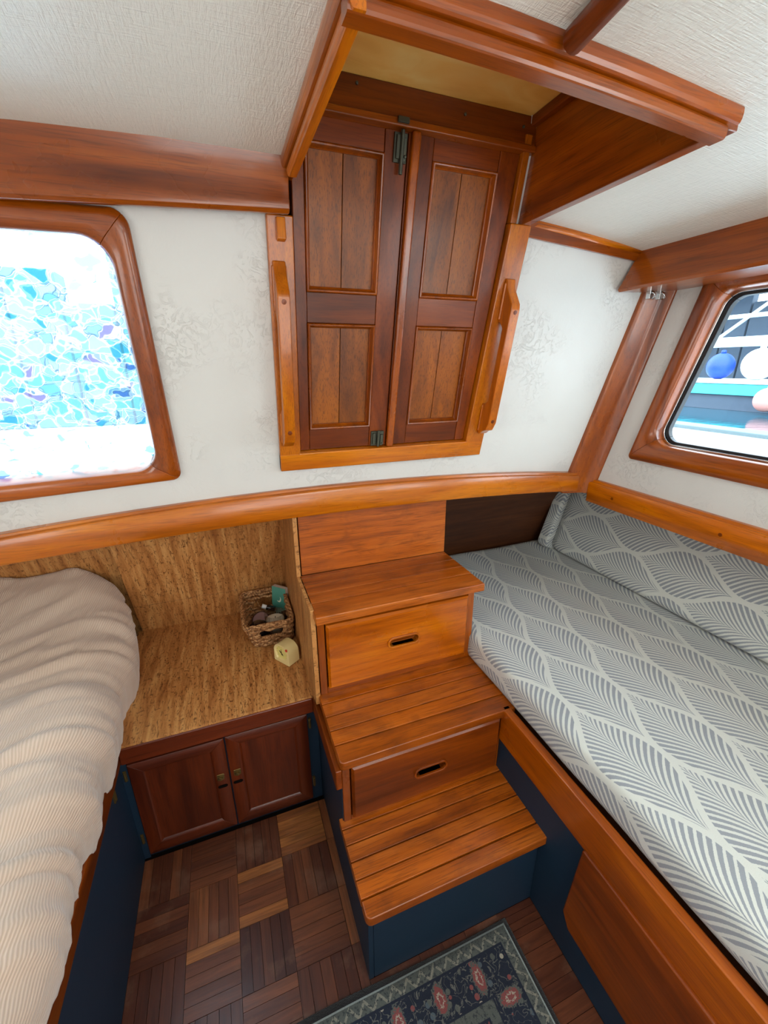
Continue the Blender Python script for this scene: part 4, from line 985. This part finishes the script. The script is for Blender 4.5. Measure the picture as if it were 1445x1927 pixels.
R = [[C3(cxk, czk, -dl) + (C3(a, b, -dl)-C3(cxk, czk, -dl))*.02 for a, b in out], [C3(a, b, -dl) for a, b in out], [C3(a, b, 0) for a, b in out], [C3(a, b, 0) for a, b in hole], [C3(a, b, -.006) for a, b in hole2]]
MB().loft(R, caps=False).build('case', M_cream, ck, .002, 2)
MB().prism([C3(a, b, -.0055) for a, b in hole2], (0, 0, 0), fn_*-.002).build('dial', M_face, ck)
def hand(ang_, L_, w_):
    dx, dz = math.cos(ang_), math.sin(ang_); px, pz = -dz, dx; b = (cxk, czk)
    return [C3(b[0]+dx*l+px*w, b[1]+dz*l+pz*w, -.0045) for l, w in ((-.006, -w_), (L_, -w_*.6), (L_, w_*.6), (-.006, w_))]
for a, L_, w_ in ((2.5, .014, .0016), (-.9, .010, .0016)): MB().prism(hand(a, L_, w_), (0, 0, 0), fn_*.0008).build('hand', M_black, ck)
MB().prism(hand(1.7, .016, .0006), (0, 0, 0), fn_*.0012).build('hand', M_oldbrass, ck)
MB().lathe(C3(wd*.86, .060, 0), [(.0001, -.001), (.0046, -.001), (.0046, .0015), (.0001, .002)], 16, fn_).build('button', M_red, ck)
m = MB()
for k in range(12):
    a = math.pi*k/6; m.prism([C3(cxk+(rk-.006)*math.cos(a)+q*math.cos(a)+e*-math.sin(a), czk+(rk-.006)*math.sin(a)+q*math.sin(a)+e*math.cos(a), -.0052) for q, e in ((-.002, -.0004), (.002, -.0004), (.002, .0004), (-.002, .0004))], (0, 0, 0), fn_*.0003)
m.build('hour_marks', M_oldbrass, ck)

# wooden pole on the ceiling
dw = thing('ceiling_grab_rail', (.41, 0, 1.75), 'round dark wooden grab pole fixed along the ceiling', 'rail')
MB().tube([(.430, .521, 1.754), (.4295, .517, 1.754), (.300, -.55, 1.754)], [.008, .0135, .0135], 16).build('pole', W['deep_y'], dw, smooth=True)
for yy in (.30, -.5): MB().lathe((.430-.1215*(.52-yy), yy, 1.760), [(.012, 0), (.012, .012)], 12).build('standoff', W['deep_y'], dw)
# curtain hooks by the post
for i, (x, lab) in enumerate(((1.222, 'small chrome curtain hook under the side beam, the one nearer the bulkhead plaster'), (1.262, 'small chrome curtain hook under the side beam, the one nearer the side window'))):
    h = thing('curtain_hook', (x, 1.02, 1.60), lab, 'hook', 'chrome curtain hooks under the side beam')
    MB().box(x-.007, x+.007, 1.008, 1.022, 1.585, 1.612).build('bracket', M_chrome, h, .002)
    MB().tube([(x, 1.008, 1.604), (x, 1.000, 1.600), (x, .998, 1.590), (x, 1.004, 1.584)], .0028, 8).build('hook_wire', M_chrome, h, smooth=True)

# ================================================================== OUTSIDE
sd = thing('side_deck', (1.7, .5, 1.0), 'white side deck outside the clear window with grey nonskid edge', 'deck', kind='structure')
MB().box(1.36, 2.35, -1.5, 6.0, .98, 1.0).build('deck', M_gelcoat, sd)
MB().box(2.30, 2.42, -1.5, 6.0, .70, 1.082).build('bulwark', M_gelcoat, sd, .01)
MB().box(2.285, 2.425, -1.5, 6.0, 1.0825, 1.10).build('cap_rail', M_nonskid, sd, .005)
fd = thing('foredeck', (0, 2.5, 1.0), 'white deck outside the mosaic window', 'deck', kind='structure')
MB().box(-3.5, .10, 1.30, 3.6, .98, 1.0).build('deck', M_gelcoat, fd)
wa = tag(MB().box(2.43, 40, -12, 40, .36, .398).box(-14, 2.43, 3.65, 40, .36, .398).build('harbour_water', M_water, None), 'still teal harbour water', 'water', kind='stuff')
M_pile = plain('weathered_pile_timber', srgb(70, 84, 100), .8, nscale=6, nstr=.4, vary=.5)
M_teal = plain('teal_painted_timber', srgb(60, 176, 186), .6, vary=.25)
M_pale = plain('pale_painted_steel', srgb(214, 232, 240), .5, vary=.1)
DX = 11.0
dk = thing('dock', (DX, 7, .44), 'harbour dock with white capping and teal side boards seen through the clear window', 'dock')
MB().box(DX, DX+1.4, -6, 30, .985, 1.07).build('capping', M_pale, dk, .02)
MB().box(DX+.03, DX+1.3, -6, 30, .74, .98).build('teal_board', M_teal, dk, .01)
MB().box(DX+.10, DX+1.3, -6, 30, .40, .74).build('lower_board', M_pile, dk)
pw = thing('pier_wall', (DX+3, 7, .44), 'tall weathered blue grey timber pier wall behind the dock', 'pier')
for k in range(44):
    y = -4+k*.62; MB().box(DX+3, DX+3.25, y, y+.58, .4, 3.1+.25*math.sin(k*2.3)).build('pile', M_pile, pw, .02, 1)
gw = thing('gangway', (DX+2, 7, 1.4), 'pale steel lattice gangway crossing above the dock', 'gangway')
for (z0, z1) in ((1.85, 2.10), (2.55, 2.65), (3.2, 3.32)):
    MB().box(DX+2, DX+2.1, -2, 24, z0, z1).build('chord', M_pale, gw, .01)
for k in range(16):
    y = -2+k*1.5
    MB().tube([(DX+2.05, y, 2.05), (DX+2.05, y, 3.25)], .05, 6).build('post', M_pale, gw)
    a, b = (2.05, 3.2) if k % 2 else (3.2, 2.05)
    MB().tube([(DX+2.05, y, a), (DX+2.05, y+1.5, b)], .04, 6).build('brace', M_pale, gw)
for k in range(7):
    MB().box(DX+2.2, DX+2.6, -2, 24, 3.2+k*.22, 3.28+k*.22).build('roof_slat', M_pale if k % 2 else M_pile, gw)
def fender(x, y, z, r, mat, label):
    m = MB(); n = 20; rings = []
    for k in range(1, 14): a = math.pi*k/14; rings.append([Vector((x+r*math.sin(a)*math.cos(b), y+r*math.sin(a)*math.sin(b), z-r*1.05*math.cos(a))) for b in [2*math.pi*i/n for i in range(n)]])
    m.loft(rings); m.lathe((x, y, z+r*.98), [(r*.18, 0), (r*.18, r*.25), (r*.1, r*.3)], 10)
    tag(m.build('fender', mat, None, smooth=True), label, 'fender', 'round fenders at the dock')
fender(DX+.6, 7.30, 1.07+.30, .29, plain('blue_fender', srgb(4, 58, 160), .5, vary=.1), 'round blue mooring fender standing on the dock')
fender(DX+.6, 6.48, 1.07+.34, .33, plain('pale_fender', srgb(222, 232, 226), .6, vary=.2), 'round pale white mooring fender standing on the dock')
fender(DX-.30, 5.66, .70, .23, plain('peach_fender', srgb(214, 150, 140), .6, vary=.2), 'peach coloured mooring fender hanging at the waterline')
# stay wires outside the side window
for i, (ya, yb) in enumerate(((1.05, 1.45), (1.02, 1.55))):
    tag(MB().tube([(2.36, ya-.28, 1.09), (2.36, yb+.55, 3.2)], .006, 6).build('rigging_wire', M_chrome, None), ('thicker' if i else 'thinner')+' steel rigging wire rising past the clear side window', 'wire')
pf = thing('harbour_shed', (0, 9, .44), 'blurred blue green harbour sheds beyond the mosaic window', 'shed')
M_shed = plain('blue_green_shed', srgb(38, 92, 112), .7, vary=.5, nscale=3)
for k in range(18):
    x = -9+k*.75; MB().box(x, x+.72, 9.0, 9.6, .4, 2.9+.5*math.sin(k*1.9)+.4*math.sin(k*.7)).build('board', M_shed, pf, .02, 1)
